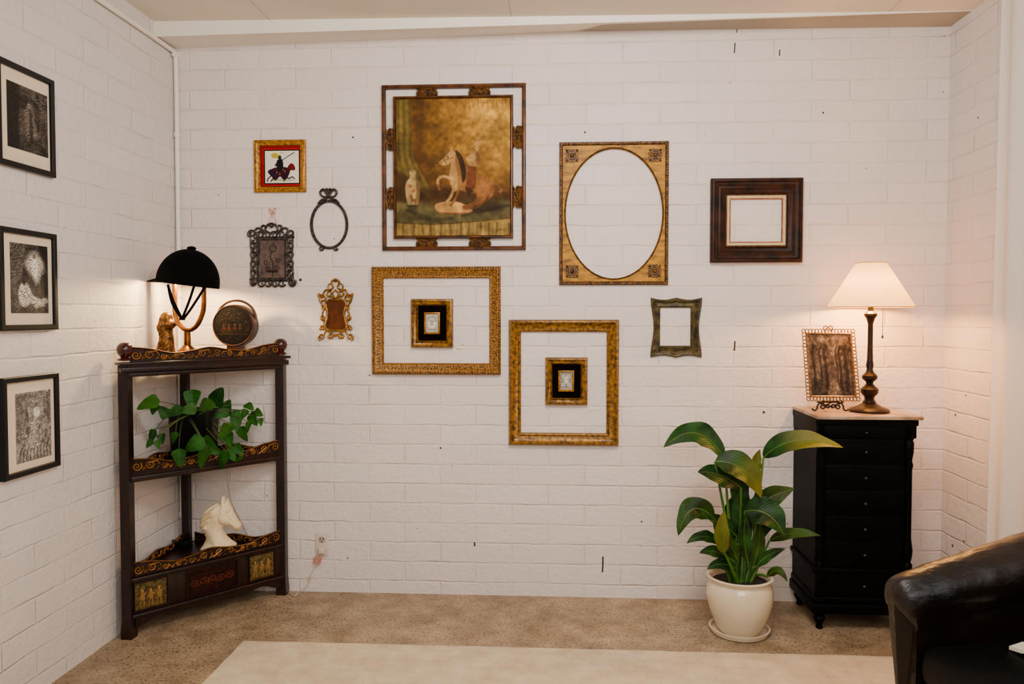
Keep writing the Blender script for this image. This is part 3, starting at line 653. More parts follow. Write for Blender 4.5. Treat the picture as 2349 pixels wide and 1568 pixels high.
def small(r, op, inner, label, im):
    global bm
    m = FM(*r, .03); t = wthing('relief_frame', label, 'picture', r, 'pair of small gilt frames with velvet mats')
    bm = B(); rframe(bm, m, r, [(0, .001), (0, .02), (2, .028), (5, .03), (8, .024), (11, .022), (13, .026), (15, .018), (16, .012), (16, .001)]); mk('moulding', bm, MGOLDH, t)
    bm = B(); slab(bm, m, (r[0] + 15, r[1] + 15, r[2] - 15, r[3] - 15), .003, .010); mk('velvet_mat', bm, MVELV, t, 0)
    bm = B(); rframe(bm, m, op, [(0, .01), (0, .016), (2, .018), (4, .014), (4, .01)]); mk('inner_slip', bm, MGOLD2, t)
    im.put('relief_panel', fpic(m, inner, .0125), MPIC, t)
    return t, m
P = Pic(976, 720, 1006, 763, 60, 86, (176, 168, 160)); P.noise(.1, 10, 8, 3); P.ell(991, 741, 10, 12, (214, 206, 198), .2)
P.ell(990, 739, 6, 8, (186, 176, 166), .3); P.ell(988, 737, 1.2, 1, (110, 100, 92), .5); P.ell(993, 737, 1.2, 1, (110, 100, 92), .5); P.line([(990, 738), (990, 742)], .8, (130, 120, 110)); P.line([(988, 745), (993, 745)], .9, (120, 108, 100)); P.line(cr([(982, 736), (985, 729), (995, 729), (999, 738)]), 2, (140, 130, 122))
P.line([(978, 756), (1004, 756)], 1, (130, 120, 112))
small((942, 685, 1038, 797), (972, 716, 1008, 766), (975, 719, 1005, 763), 'small gilt frame with face medallion on black velvet, inside landscape frame', P)
P = Pic(1284, 852, 1314, 896, 60, 88, (150, 142, 134)); P.noise(.12, 10, 8, 5)
for s_ in (-1, 1): P.line([(1299 + s_ * a, b) for a, b in spiral(6, 862, 5, 1.5, 1, 1.2)], 1.6, (206, 198, 188)); P.line([(1299 + s_ * a, b) for a, b in spiral(6, 884, 5, 1.5, 4, 1.2)], 1.6, (206, 198, 188))
P.ell(1299, 872, 5, 8, (208, 200, 190), .3); P.ell(1297, 870, 1, 1, (90, 84, 78), .5); P.ell(1301, 870, 1, 1, (90, 84, 78), .5); P.line([(1287, 893), (1311, 893)], 1.6, (196, 188, 178))
small((1251, 820, 1348, 929), (1281, 850, 1317, 898), (1284, 853, 1314, 895), 'small gilt frame with carved relief on black velvet, inside portrait frame', P)

# gold frame with oval opening
r = (1283, 324, 1534, 653); m = FM(*r, .02)
t = wthing('oval_opening_frame', 'large gold rectangular frame with wide empty oval opening and corner rosettes', 'picture frame', r)
bm = B(); N = 96; A_ = [2 * PI * k / N + PI / N for k in range(N)]
def rp(a, ins):
    hx, hy = 125.5 - ins, 164.5 - ins; c_, s_ = cos(a), sin(a); k = min(hx / max(abs(c_), 1e-6), hy / max(abs(s_), 1e-6)); return (1408.5 + c_ * k, 488.5 + s_ * k)
def ep(a, dr):
    x, y = rp(a, 0); th = math.atan2((y - 488.5) / 149, (x - 1408.5) / 111); return (1409 + (111 + dr) * cos(th), 489 + (149 + dr) * sin(th))
loft(bm, [[m(*rp(a, 4), .001) for a in A_], [m(*rp(a, 4), .012) for a in A_], [m(*ep(a, 4), .012) for a in A_], [m(*ep(a, 3), .015) for a in A_], [m(*ep(a, 1), .015) for a in A_], [m(*ep(a, 0), .011) for a in A_], [m(*ep(a, 0), .001) for a in A_]], wrap=True)
mk('oval_panel', bm, MGOLDP, t)
bm = B(); tube(bm, [m(*ep(a, 1.5), .014) for a in A_], .004, 6, True); mk('oval_lip', bm, MGOLDD, t)
bm = B(); rframe(bm, m, r, [(0, .001), (0, .014), (1.5, .018), (6, .018), (8, .013), (8, .001)])
c = rbox(r[0] + 3.5, r[1] + 3.5, r[2] - 3.5, r[3] - 3.5)
for i in range(4):
    a, b = c[i], c[(i + 1) % 4]; L = math.dist(a, b); k = int(L / 6)
    for j in range(k): ball(bm, m(a[0] + (b[0] - a[0]) * j / k, a[1] + (b[1] - a[1]) * j / k, .018), (.0065, .0045, .0065), 1)
mk('rope_edge', bm, MGOLDD, t)
for qx, qy in ((1312, 355), (1503, 356), (1313, 622), (1503, 621)):
    bm = B()
    for k in range(4):
        a = k * PI / 2 + PI / 4; ux, uy = cos(a), sin(a)
        for s_ in (-1, 1):
            pts = [(qx + ux * (6 + p[0]) - uy * s_ * p[1], qy + uy * (6 + p[0]) + ux * s_ * p[1]) for p in spiral(4, 5, 5.5, 1.5, PI, 1.2, 12)]
            scr(m, pts, 2.3, .0145, 5)
        ball(bm, m(qx + ux * 17, qy + uy * 17, .014), .006, 1)
    ball(bm, m(qx, qy, .015), .011, 2); mk('rosette', bm, MGOLDD, t)

# dark wood frame
r = (1631, 408, 1842, 601)
t, m = gframe(r, [(0, .001), (0, .03), (3, .038), (7, .04), (10, .032), (14, .03), (18, .024), (22, .027), (26, .02), (32, .016), (35, .02), (37, .014), (37, .001)], 'empty dark brown wooden landscape frame with cream liner', MDKW)
bm = B(); rframe(bm, m, (1666, 443, 1808, 565), [(0, .002), (0, .0155), (2, .0165), (3.5, .0155), (3.5, .002)]); mk('gilt_sight_edge', bm, MGOLDD, t, 0)
bm = B(); rframe(bm, m, (1668.5, 445.5, 1805.5, 562.5), [(0, .002), (0, .013), (9, .009), (9, .002)]); mk('liner', bm, MLINER, t, 0)
bm = B(); rframe(bm, m, (1675.5, 452.5, 1799, 555.5), [(0, .002), (0, .0115), (2.5, .011), (2.5, .002)]); mk('inner_slip', bm, MSLIP, t, 0)

# olive scalloped frame
r = (1492, 680, 1612, 821); m = FM(*r, .02)
t = wthing('scalloped_frame', 'small empty olive bronze frame with scalloped outline', 'picture frame', r)
o_ = []; i_ = []; n = 16
for k in range(n):
    s = k / n; o_.append((1493 + 118 * s, 682 + 5 * abs(sin(PI * s * 2)))); i_.append((1515 + 70 * s, 705))
for k in range(n):
    s = k / n; o_.append((1611 - 7 * sin(PI * s) ** 2, 682 + 137 * s)); i_.append((1585, 705 + 88 * s))
for k in range(n):
    s = k / n; o_.append((1611 - 118 * s, 820 - 5 * abs(sin(PI * s * 2)))); i_.append((1585 - 70 * s, 793))
for k in range(n):
    s = k / n; o_.append((1493 + 7 * sin(PI * s) ** 2, 819 - 137 * s)); i_.append((1515, 793 - 88 * s))
bm = B()
loft(bm, [[m(a[0] + (b[0] - a[0]) * s, a[1] + (b[1] - a[1]) * s, d) for a, b in zip(o_, i_)] for s, d in ((0, .001), (0, .012), (.12, .02), (.3, .018), (.5, .011), (.7, .013), (.85, .016), (1, .009), (1, .001))], wrap=True)
mk('moulding', bm, MOLIVE, t)
for qx in (1504, 1600):
    for qy in (695, 806): bm = B(); scr(m, spiral(qx, qy, 8, 2, 1, 1.3), 2, .017); mk('corner_ornament', bm, MOLIVE, t)
for q in ([(1540, 692), (1550, 688), (1560, 692)], [(1540, 808), (1550, 812), (1560, 808)]): bm = B(); scr(m, cr(q), 2.5, .018); mk('crest_ornament', bm, MOLIVE, t)

# caption cards
for (r, col, lab) in (((1042, 795, 1065, 806), (70, 60, 54), 'tiny white caption card beside face medallion frame'), ((1344, 936, 1371, 944), (200, 90, 50), 'tiny caption card with orange writing below relief frame')):
    P = Pic(r[0], r[1], r[2], r[3], 60, 26, (236, 224, 206)); y = (r[1] + r[3]) / 2; x = r[0] + 3; pts = []
    while x < r[2] - 3: pts.append((x, y + random.uniform(-1.3, 1.3))); x += .8
    P.line(pts, .7, col, .9, .6); m = FM(*r, .002)
    t = wthing('caption_card', lab, 'label', r); bm = B(); slab(bm, m, r, .0005, .0015); mk('card', bm, MPAPER, t, 0)
    P.put('handwriting', fpic(m, r, .0017), MPIC, t)

# outlet
r = (724, 1222, 753, 1275); m = FM(*r, .005)
t = wthing('wall_outlet', 'ivory duplex power outlet low on the back wall', 'outlet', r)
bm = B(); gbox(bm, m, r[0], r[2], r[1], r[3], .0005, .007, .0015); mk('cover_plate', bm, MPLAST, t)
for yy_ in (1237, 1261):
    bm = B(); prism(bm, [(738.5 + 8 * cos(a), yy_ + 8.5 * max(-.8, min(.8, sin(a)))) for a in [k * PI / 10 for k in range(20)]], lambda u, v, w: m(u, v, w), .006, .0095); s_ = mk('socket', bm, mat('socket_face', (180, 166, 150), None, 5, .4), t)
    for q in ((734.5, yy_ - 5, 735.8, yy_ + 1), (741, yy_ - 5, 742.3, yy_ + 1), (737.4, yy_ + 3, 739.6, yy_ + 5.5)):
        bm = B(); slab(bm, m, q, .0094, .0102); mk('slot', bm, MBLACK, s_, 0)

# ------------------------------------------------------------------ corner shelf
A = onZ(297, 1462); A = V((A.x, A.y, 0)); Bp = onZ(637, 1373); Bp = V((Bp.x, -.04, 0))
K = V((XL + .06, -.06, 0))
e = (Bp - A); LAB = e.length; e.normalize(); nrm = V((e.y, -e.x, 0))
if nrm.y > 0: nrm = -nrm
def fAB(s, o, z): return A + e * s + nrm * o + V((0, 0, z))
def onAB(px, py, off=0):
    d = ray(px, py); t_ = ((A + nrm * off - CAM).dot(nrm)) / d.dot(nrm); return CAM + d * t_
shelf = thing('corner_shelf', 'dark carved rosewood three-tier corner shelf with gilt galleries', 'shelf', V((K.x, K.y, 0)))
ZT = 1.185
ZM = onAB(470, 1062).z; ZB = onAB(470, 1285).z
hw = .021
for c_, r_ in ((A, hw), (Bp, hw), (K, .018)):
    bm = B()
    loft(bm, [[V((c_.x + a * k, c_.y + b * k, z)) for a, b in ((-1, -1), (1, -1), (1, 1), (-1, 1))] for k, z in ((r_ * 1.15, 0), (r_ * 1.2, .03), (r_, .09), (r_, ZT))], caps=True)
    mk('leg', bm, MROSE, shelf, 20)
for c_ in (A, Bp):
    bm = B(); z = ZT + .022
    lathe(bm, [(.02, z - .002), (.03, z), (.031, z + .006), (.016, z + .012), (.02, z + .018), (.03, z + .03), (.034, z + .045), (.031, z + .06), (.02, z + .073), (.006, z + .078)], (c_.x, c_.y), 24); mk('finial', bm, MROSER, shelf)
def tri(off):
    a_ = A + nrm * off; b_ = Bp + nrm * off
    return [V((XL + .035, A.y, 0)), a_, b_, V((Bp.x + .015, -.02, 0)), V((XL + .035, -.032, 0))]
def shelfboard(z0, z1, off, name='shelf_board'):
    bm = B(); P2 = tri(off)
    loft(bm, [[p + V((0, 0, z)) for p in P2] for z in (z0, z1)], caps=True); mk(name, bm, MROSE, shelf, 20)
shelfboard(ZT - .014, ZT + .002, .03); shelfboard(ZM - .016, ZM, .012); shelfboard(ZB - .014, ZB, .012)
bm = B()
gbox(bm, fAB, -.035, LAB + .035, -.02, .04, ZT + .002, ZT + .014, .003); gbox(bm, fAB, -.028, LAB + .028, .0, .033, ZT - .03, ZT - .008, .004); gbox(bm, fAB, -.01, LAB + .01, .0, .02, ZT - .05, ZT - .03, .004)
mk('cornice', bm, MROSE, shelf)
bm = B(); gbox(bm, fAB, .01, LAB - .01, -.01, .022, ZM - .036, ZM - .012, .005); mk('rail', bm, MROSE, shelf)
MGILT = mat('rubbed_gilt', (94, 58, 22), (172, 124, 56), 30, .4, .3, .0004, 150, lo=.3, hi=.6)
def gal(nm_, f, L, z, hts, o, k):
    """carved gallery: dark shaped board with fine gilt scrolls on its face"""
    s0, s1 = .016, L - .016
    pts = cr([(s0 + (s1 - s0) * i / (len(hts) - 1), h) for i, h in enumerate(hts)], 6)
    bm = B(); loft(bm, [[f(p[0], o - .004, z), f(p[0], o + .004, z), f(p[0], o + .004, z + .008), f(p[0], o - .004, z + .008)] for p in pts], caps=True)
    tube(bm, [f(p[0], o, z + p[1] - .003) for p in pts], .0044, 6)
    loft(bm, [[f(p[0], o - .002, z + .006), f(p[0], o + .001, z + .006), f(p[0], o + .001, z + p[1] - .004), f(p[0], o - .002, z + p[1] - .004)] for p in pts], caps=True)
    mk(nm_, bm, MROSE, shelf)
    bm = B(); dl = (s1 - s0) / k
    tube(bm, [f(p[0], o + .004, z + p[1] - .001) for p in pts], .0016, 5)
    for i in range(k):
        s = s0 + dl * (i + .5); hh = float(np.interp(s, [p[0] for p in pts], [p[1] for p in pts])); sg = 1 if i < k / 2 else -1; fl_ = 1 if i % 2 else -1
        r_ = min(.34 * hh, dl * .38)
        sp = spiral(s - sg * .1 * dl, hh * (.5 + .04 * fl_), r_, r_ * .15, PI * (.5 + .3 * fl_), 1.5 * sg * fl_, 18)
        tube(bm, [f(a, o + .003, z + b) for a, b in sp], [.003 - .0013 * j / 18 for j in range(19)], 5)
        x1_, z1_ = sp[0]
        tube(bm, [f(x1_, o + .003, z + z1_), f(s + sg * dl * .38, o + .004, z + hh * (.5 + .3 * fl_)), f(s + sg * dl * .62, o + .003, z + hh * (.5 - .12 * fl_))], [.0024, .0036, .0012], 5)
        tube(bm, [f(s + sg * dl * .3, o + .003, z + hh * .16), f(s + sg * dl * .48, o + .004, z + hh * .3), f(s + sg * dl * .56, o + .003, z + hh * .18)], [.001, .0028, .001], 5)
    mk('gilt_carving', bm, MGILT, shelf)
H9 = [.066, .056, .036, .042, .056, .042, .036, .056, .066]
gal('gallery', fAB, LAB, ZT + .014, H9, .012, 12); gal('gallery', fAB, LAB, ZM, H9, .004, 12); gal('gallery', fAB, LAB, ZB, H9, .004, 12)
def lineF(p0, p1, sd):
    dd = (p1 - p0); L = dd.length; dd.normalize(); return (lambda s, o, z: p0 + dd * s + sd * o + V((0, 0, z))), L
for z in (ZM, ZB):
    f_, L_ = lineF(V((A.x - .015, A.y + .02, 0)), V((A.x - .015, K.y - .02, 0)), V((1, 0, 0))); gal('side_gallery', f_, L_, z, [.05, .03, .045, .03, .05], .0, 8)
    f_, L_ = lineF(V((K.x + .02, -.05, 0)), V((Bp.x - .02, -.05, 0)), V((0, -1, 0))); gal('side_gallery', f_, L_, z, [.05, .03, .045, .03, .05], .0, 8)
za1 = ZB - .012; za0 = ZB - .165
bm = B(); gbox(bm, fAB, .01, LAB - .01, -.01, .012, za0, za1, .003); mk('apron', bm, MROSE, shelf)
bm = B(); gbox(bm, fAB, .005, LAB - .005, .0, .024, za1 - .006, za1 + .012, .005); gbox(bm, fAB, .005, LAB - .005, .0, .026, za0 - .012, za0 + .006, .005); mk('apron_moulding', bm, MROSE, shelf)
bm = B(); n = 40
def sk(s):
    s = abs(s - .5) * 2
    return .012 + .03 * max(0, (s - .78) / .22) ** 1 + .016 * max(0, 1 - s / .3) + .008 * abs(sin(s * 9))
loft(bm, [[fAB(.02 + (LAB - .04) * i / n, o, z) for o, z in ((.0, za0 - .01), (.018, za0 - .01), (.018, za0 - .01 - sk(i / n)), (.0, za0 - .01 - sk(i / n)))] for i in range(n + 1)], caps=True)
mk('skirt', bm, MROSE, shelf)
def inset(pl, pr, col, rel, seed, lbl=None):
    s0 = (onAB(pl, 1340, .014) - A).dot(e); s1 = (onAB(pr, 1310, .014) - A).dot(e); z0, z1 = za0 + .018, za1 - .018
    bm = B()
    loft(bm, [[fAB(a, o, z) for a, z in rbox(s0 - .006 + t_, z0 - .006 + t_, s1 + .006 - t_, z1 + .006 - t_)] for t_, o in ((0, .011), (0, .018), (.004, .018), (.006, .013), (.006, .011))], wrap=True)
    mk('panel_moulding', bm, MROSE, shelf)
    Pp = Pic(0, 0, 100, 70, 100, 70, col); Pp.noise(.45, 12, 16, seed, 3)
    hi = (166, 138, 86) if rel == 'f' else (116, 62, 34)
    if rel == 'f':
        for k in range(3):
            x = 22 + k * 27; Pp.ell(x, 22 + k % 2 * 3, 4, 5, hi, .4); Pp.poly([(x - 6, 29), (x + 6, 29), (x + 7, 44), (x - 5, 46)], (146, 118, 70), 3)
            Pp.line([(x - 3, 44), (x - 7, 62)], 4, (138, 110, 64), 1, 2); Pp.line([(x + 3, 44), (x + 6, 54), (x + 4, 63)], 4, (146, 118, 70), 1, 2); Pp.line([(x + 5, 32), (x + 12, 26 + 10 * (k % 2))], 3, hi, 1, 2); Pp.line([(x - 5, 32), (x - 11, 40)], 3, (138, 110, 64), 1, 2)
        for k in range(8): Pp.line([(4 + k * 13, 66), (10 + k * 13, 60)], 3, (126, 102, 60), 1, 3)
        for k in range(6): Pp.ell(8 + k * 17, 8 + (k % 2) * 4, 7, 4, (110, 102, 64), .6)
    if rel == 's':
        for k in range(5): Pp.line([(x_, y_) for x_, y_ in spiral(16 + k * 17, 36, 11, 2, k, 1.4 * (-1) ** k)], 2.5, hi, 1, 2)
    hmap = Pp.I.mean(axis=2); hmap = (hmap - hmap.min()) / (hmap.max() - hmap.min() + 1e-6)
    def f(u, v):
        hh = hmap[int(v * 69), int(u * 99)]; ed = min(u, v, 1 - u, 1 - v); return fAB(s0 + u * (s1 - s0), .0125 + .004 * hh * min(1, ed * 12), z0 + v * (z1 - z0))
    o = Pp.put('carved_panel', f, MPIC, shelf)
    if lbl: o['label'] = lbl
inset(310, 382, (100, 84, 54), 'f', 3, 'gilt figure relief panel'); inset(430, 543, (56, 22, 14), 's', 5, 'dark red scroll relief panel'); inset(574, 628, (104, 88, 56), 'f', 8, 'gilt figure relief panel')

# helmet lamp
LY = -.285
def lp(px, py, y=LY): return onY(px, py, y)
b0 = lp(430, 790); LB = V((b0.x, LY, ZT + .003))
lamp = thing('helmet_lamp', 'brass stirrup lamp shaded by a black velvet riding helmet', 'lamp', LB)
bm = B(); z = ZT + .003; zt_ = lp(430, 757).z
lathe(bm, [(.062, z), (.063, z + .008), (.057, z + .014), (.052, z + .03), (.045, z + .045), (.028, z + .062), (.016, z + .075), (.014, zt_)], (LB.x, LB.y), 32); mk('base', bm, MBRASS, lamp)
bm = B()
pts = [lp(402, 640), lp(401, 690), lp(403, 722), lp(412, 744), lp(430, 757), lp(450, 748), lp(464, 720), lp(468, 690), lp(466, 640)]
tube(bm, cr(pts, 6), .0105, 10, sx=1.6); mk('stirrup', bm, MBRASS, lamp)
hc = lp(431, 648); a_, b_, c_ = (lp(503, 640) - lp(360, 640)).length / 2 * .97, .118, (lp(431, 573) - lp(431, 650)).length
RM = Matrix.Translation(V((hc.x, LY, hc.z))) @ Matrix.Rotation(math.radians(7), 4, 'Y')
bm = B(); seg = 40; rings = []
for k in (1.0, .95):
    rr = [[RM @ V((a_ * k * sin(ph) * cos(2 * PI * j / seg), b_ * k * sin(ph) * sin(2 * PI * j / seg), c_ * k * cos(ph) * 1.0 - (.012 if ph > 1.5 else 0))) for j in range(seg)] for ph in [.08 + (PI / 2 - .08) * i / 14 for i in range(15)]]
    rings.append(rr if k == 1.0 else rr[::-1])
loft(bm, rings[0] + rings[1], caps=True); hel = mk('helmet', bm, MVELB, lamp)
bm = B(); ball(bm, RM @ V((0, 0, c_ + .004)), (.022, .02, .011)); mk('button', bm, MVELB, hel)
bm = B(); n = 20; rr = []
for i in range(n + 1):
    th = PI * .62 + PI * .76 * i / n; k = max(0, -cos(th)) ** 2
    o1 = V((a_ * .98 * cos(th), b_ * .98 * sin(th), .004)); o2 = V((o1.x - .048 * k, o1.y * (1 + .05 * k), -.018 * k + .002))
    rr.append([RM @ o1, RM @ o2, RM @ (o2 - V((0, 0, .004))), RM @ (o1 - V((0, 0, .006)))])
loft(bm, rr, caps=True); mk('peak', bm, MVELB, hel)
bm = B()
for p_ in ([(385, 652), (398, 690), (416, 728)], [(447, 650), (434, 690), (419, 728)], [(385, 652), (395, 695), (416, 730)], [(472, 655), (440, 705), (420, 732)]):
    cc = [lp(a, b, LY - .03) for a, b in p_]
    tube(bm, cr([tuple(v_) for v_ in cc], 5), .0065, 6, sx=.4)
gbox(bm, lambda a, b, c: lp(a, b, c), 411, 425, 724, 734, LY - .036, LY - .026); mk('chin_strap', bm, MVELB, lamp)
bm = B(); ball(bm, V((hc.x, LY, hc.z + .055)), (.026, .026, .034)); mk('bulb', bm, emit_mat('helmet_bulb', (255, 205, 150), 5), lamp)
bm = B(); lathe(bm, [(.014, hc.z + .085), (.014, hc.z + .125)], (hc.x, LY), 12); tube(bm, [V((hc.x - .055, LY, hc.z + .0)), V((hc.x - .055, LY, hc.z + .1)), V((hc.x, LY, hc.z + .125)), V((hc.x + .07, LY, hc.z + .08)), V((hc.x + .07, LY, hc.z))], .004, 8); mk('socket', bm, MBRASS, lamp)

# dog statuette
DY = -.37; dz = ZT + .003; kd = (D + DY) / F; dx_ = onY(382, 760, DY).x; kz_ = (lp(380, 716, DY).z - dz) / 83
t = thing('dog_statuette', 'gold sitting spaniel statuette beside the helmet lamp base', 'statuette', V((dx_, DY, dz)))
DS = [(366, 732), (369, 722), (377, 716), (387, 716), (394, 720), (397, 727), (402, 731), (405, 735), (404, 741), (398, 744), (394, 747), (396, 756), (398, 768), (399, 780), (402, 788), (407, 793), (404, 798), (388, 799), (370, 799), (361, 797), (357, 790), (359, 778), (362, 768), (367, 758), (366, 750), (362, 742)]
def thd(X, Y, d):
    t = 14 * np.sqrt(np.clip(1 - (1 - np.clip(d / 13, 0, 1)) ** 2, 0, 1)); g = lambda x, y, rx, ry: np.exp(-(((X - x) / rx) ** 2 + ((Y - y) / ry) ** 2))
    t += 4.0 * g(372, 742, 5, 13) + 5 * g(371, 785, 9, 10) + 3 * g(391, 785, 4, 9) + 2 * g(386, 760, 6, 9) - 2.5 * np.exp(-(pld(X, Y, cr([(379, 728), (380, 742), (377, 754)])) / 1.6) ** 2)
    t += 3 * g(400, 736, 3.5, 4) - 2.0 * np.exp(-(pld(X, Y, cr([(381, 772), (382, 785), (380, 797)])) / 1.4) ** 2) - 1.6 * g(390, 727, 2, 1.6) - 1.4 * np.exp(-(pld(X, Y, [(397, 741), (404, 739)]) / .9) ** 2)
    t += 1.1 * np.sin(X * .9 + Y * .5 + 2 * np.sin(Y * .3)) * np.clip(d / 4, 0, 1) * (Y > 738)
    return np.maximum(t + 2.5 * g(400, 795, 7, 4) + 2 * g(368, 796, 8, 3), .3)
cd_, sd_ = cos(math.radians(-22)), sin(math.radians(-22))
figure('body', DS, thd, lambda x, y, t_: V((dx_ + ((x - 382) * cd_ - t_ * sd_) * kd * 1.04, DY + ((x - 382) * sd_ + t_ * cd_) * kd, dz + (799 - y) * kz_)), mat('gold_resin', (84, 54, 14), (156, 112, 42), 60, .32, .5, .001, 160), t, .0015, 1, .8)

# round box with handle
cy = -.155; cz0 = ZT + .003; ctr = lp(541, 746, cy); rad = (lp(590, 746, cy) - lp(497, 746, cy)).length / 2
t = thing('round_box', 'round black lacquered box with gilt scene and arched handle', 'box', V((ctr.x, cy, cz0)))
Rb = Matrix.Rotation(math.radians(2), 3, 'Z')
def bp(x, y, z): return V((ctr.x, cy, ctr.z)) + Rb @ V((x, y, z))
def discrings(prof, n=44): return [[bp(r_ * cos(2 * PI * k / n), y, r_ * sin(2 * PI * k / n)) for k in range(n)] for r_, y in prof]
bm = B(); loft(bm, discrings([(rad * .93, -.036), (rad * .97, -.038), (rad, -.034), (rad, .034), (rad * .96, .038)]), caps=True); mk('body', bm, mat('red_brown_lacquer', (66, 34, 20), (92, 50, 30), 20, .4), t)
bm = B(); loft(bm, discrings([(rad * .93, -.0385), (rad * .95, -.041), (rad * .975, -.041), (rad * .99, -.037)]), wrap=True); mk('rim', bm, MBRZ, t)
P = Pic(-1, -1, 1, 1, 140, 140, (26, 20, 17)); rs = random.Random(5)
P.ell(-.3, .3, .38, .22, (70, 54, 32), .6, .5); P.line(cr([(-.8, .5), (0, .42), (.8, .52)]), .025, (104, 80, 46), .8, .04); P.line(cr([(-.6, -.3), (0, -.4), (.5, -.36)]), .025, (98, 72, 42), .8, .04)
for i in range(420):
    a = rs.uniform(0, 2 * PI); q = rs.random() ** .5 * .88; c_2 = rs.choice([(104, 78, 44), (84, 42, 28), (64, 60, 42), (120, 94, 56), (92, 68, 38), (40, 32, 24)]); P.ell(q * cos(a), q * sin(a), rs.uniform(.012, .034), rs.uniform(.008, .02), c_2, .7, .8)
for x in (-.46, -.2, .1, .36): P.ell(x, -.04, .035, .04, (138, 108, 70), .5, .7); P.poly([(x - .05, .02), (x + .04, .02), (x + .09, .2), (x - .07, .22)], (96, 58, 36), .06, .8)
def disc(u, v):
    x, y = 2 * u - 1, 2 * v - 1; X2 = x * math.sqrt(max(0, 1 - y * y / 2)); Y2 = y * math.sqrt(max(0, 1 - x * x / 2)); return bp(X2 * rad * .95, -.0387, Y2 * rad * .95)
P.put('lacquer_scene', disc, MPIC, t)
bm = B(); tube(bm, [bp(rad * .95 * cos(a), .01, rad * (.3 + .9 * sin(a))) for a in [PI * k / 20 for k in range(21)]], .0055, 8, sx=2.2)
mk('handle', bm, MBRZ, t)
bm = B(); gbox(bm, lambda a, b, c: bp(a, b, c), -.035, .035, -.03, .03, -(ctr.z - cz0), -rad * .9, .003); mk('foot', bm, MBRZ, t)

# ------------------------------------------------------------------ leaves helper
def bez(p0, p1, p2, s): return p0 * (1 - s) ** 2 + p1 * 2 * s * (1 - s) + p2 * s * s
def leaf(bm, lay, p0, p1, p2, hw, nrm_, shape='lance', fold=.22, ns=14, nt=3, tint=0.0, rip=0, ttip=0.0):
    G = []; ph_ = random.uniform(0, 6)
    for i in range(ns + 1):
        s = i / ns; m_ = bez(p0, p1, p2, s); tn = (bez(p0, p1, p2, min(1, s + .02)) - bez(p0, p1, p2, max(0, s - .02))).normalized()
        sd = tn.cross(nrm_); sd.normalize(); n2 = sd.cross(tn)
        if shape == 'lance': w = hw * max(.01, (max(0, sin(PI * s ** .8))) ** .8) * (1 + .05 * sin(s * 15 + ph_))
        else: w = hw * max(.01, min(1, (s / .16)) ** .5 * (1 - s) ** .62 * 1.22)
        row = []
        for j in range(-nt, nt + 1):
            t_ = j / nt; back = 0
            if shape == 'heart' and s < .35: back = -abs(t_) * (.35 - s) * hw * 1.1
            v_ = bm.verts.new(m_ + sd * t_ * w + n2 * (abs(t_) * fold * w + rip * sin(s * 19 + t_ * 4 + ph_) * abs(t_) * w) + tn * back)
            v_[lay] = (.5 + t_ / 2, s, min(1, tint + ttip * max(0, s - .3)), 1); row.append(v_)
        G.append(row)
    for i in range(ns):
        for j in range(2 * nt): bm.faces.new((G[i][j], G[i][j + 1], G[i + 1][j + 1], G[i + 1][j]))
def mkleaf(name, bm, m, parent):
    me = bpy.data.meshes.new(name); bm.to_mesh(me); bm.free(); me.polygons.foreach_set('use_smooth', [True] * len(me.polygons)); me.materials.append(m)
    o = bpy.data.objects.new(name, me); C.objects.link(o); o.parent = parent; o.matrix_parent_inverse = Matrix.Translation(-parent.location); return o

# pothos on the middle shelf
pc = onAB(446, 1030, -.13)
t = thing('pothos_plant', 'trailing heart-leaved pothos in dark pot on the middle shelf', 'plant', V((pc.x, pc.y, ZM)))
pr = .105; ph_ = onY(446, 938, pc.y).z - ZM
bm = B()
sq = lambda r_, z_: [V((pc.x + r_ * math.copysign(abs(cos(a)) ** .35, cos(a)), pc.y + r_ * .65 * math.copysign(abs(sin(a)) ** .35, sin(a)), ZM + z_)) for a in [2 * PI * k / 40 for k in range(40)]]
loft(bm, [sq(pr * .86, .001), sq(pr * .9, .01), sq(pr, ph_ - .02), sq(pr + .004, ph_ - .012), sq(pr + .004, ph_), sq(pr - .006, ph_), sq(pr - .008, ph_ - .02)], caps=True); mk('pot', bm, MBLACK, t)
bm = B(); loft(bm, [sq(pr - .012, ph_ - .018), sq(.02, ph_ - .008)], caps=True); mk('soil', bm, MSOIL, t)
bm = B(); lay = bm.verts.layers.float_color.new('lf'); vb = B(); rs = random.Random(11)
LV = [(337, 928, -.03, 24, 200), (374, 942, -.04, 17, 120), (441, 918, -.06, 24, 280), (503, 906, -.05, 27, 60), (477, 932, -.02, 28, 10), (524, 938, -.06, 20, 300), (573, 934, -.02, 14, 330), (583, 962, .0, 18, 310), (542, 972, -.01, 18, 280), (516, 992, .0, 22, 240), (560, 996, .02, 18, 300), (350, 1004, .02, 17, 250), (372, 1007, .02, 12, 290), (400, 1004, .02, 12, 260), (413, 1052, .04, 20, 275), (445, 1020, .03, 24, 210), (484, 1026, .03, 26, 330), (468, 1050, .035, 25, 255), (513, 1056, .04, 22, 250), (549, 1032, .04, 16, 320), (400, 945, -.05, 17, 210), (594, 948, .0, 14, 340), (358, 936, -.04, 14, 30), (430, 940, -.04, 18, 190), (550, 1052, .045, 12, 20), (532, 1044, .04, 16, 300), (527, 1010, .03, 18, 290), (538, 955, -.03, 15, 230),
      (342, 1018, .02, 10, 230), (362, 1020, .025, 10, 300), (570, 980, .01, 13, 260), (598, 968, .01, 10, 290), (560, 950, -.01, 12, 240), (508, 950, -.03, 15, 200)]
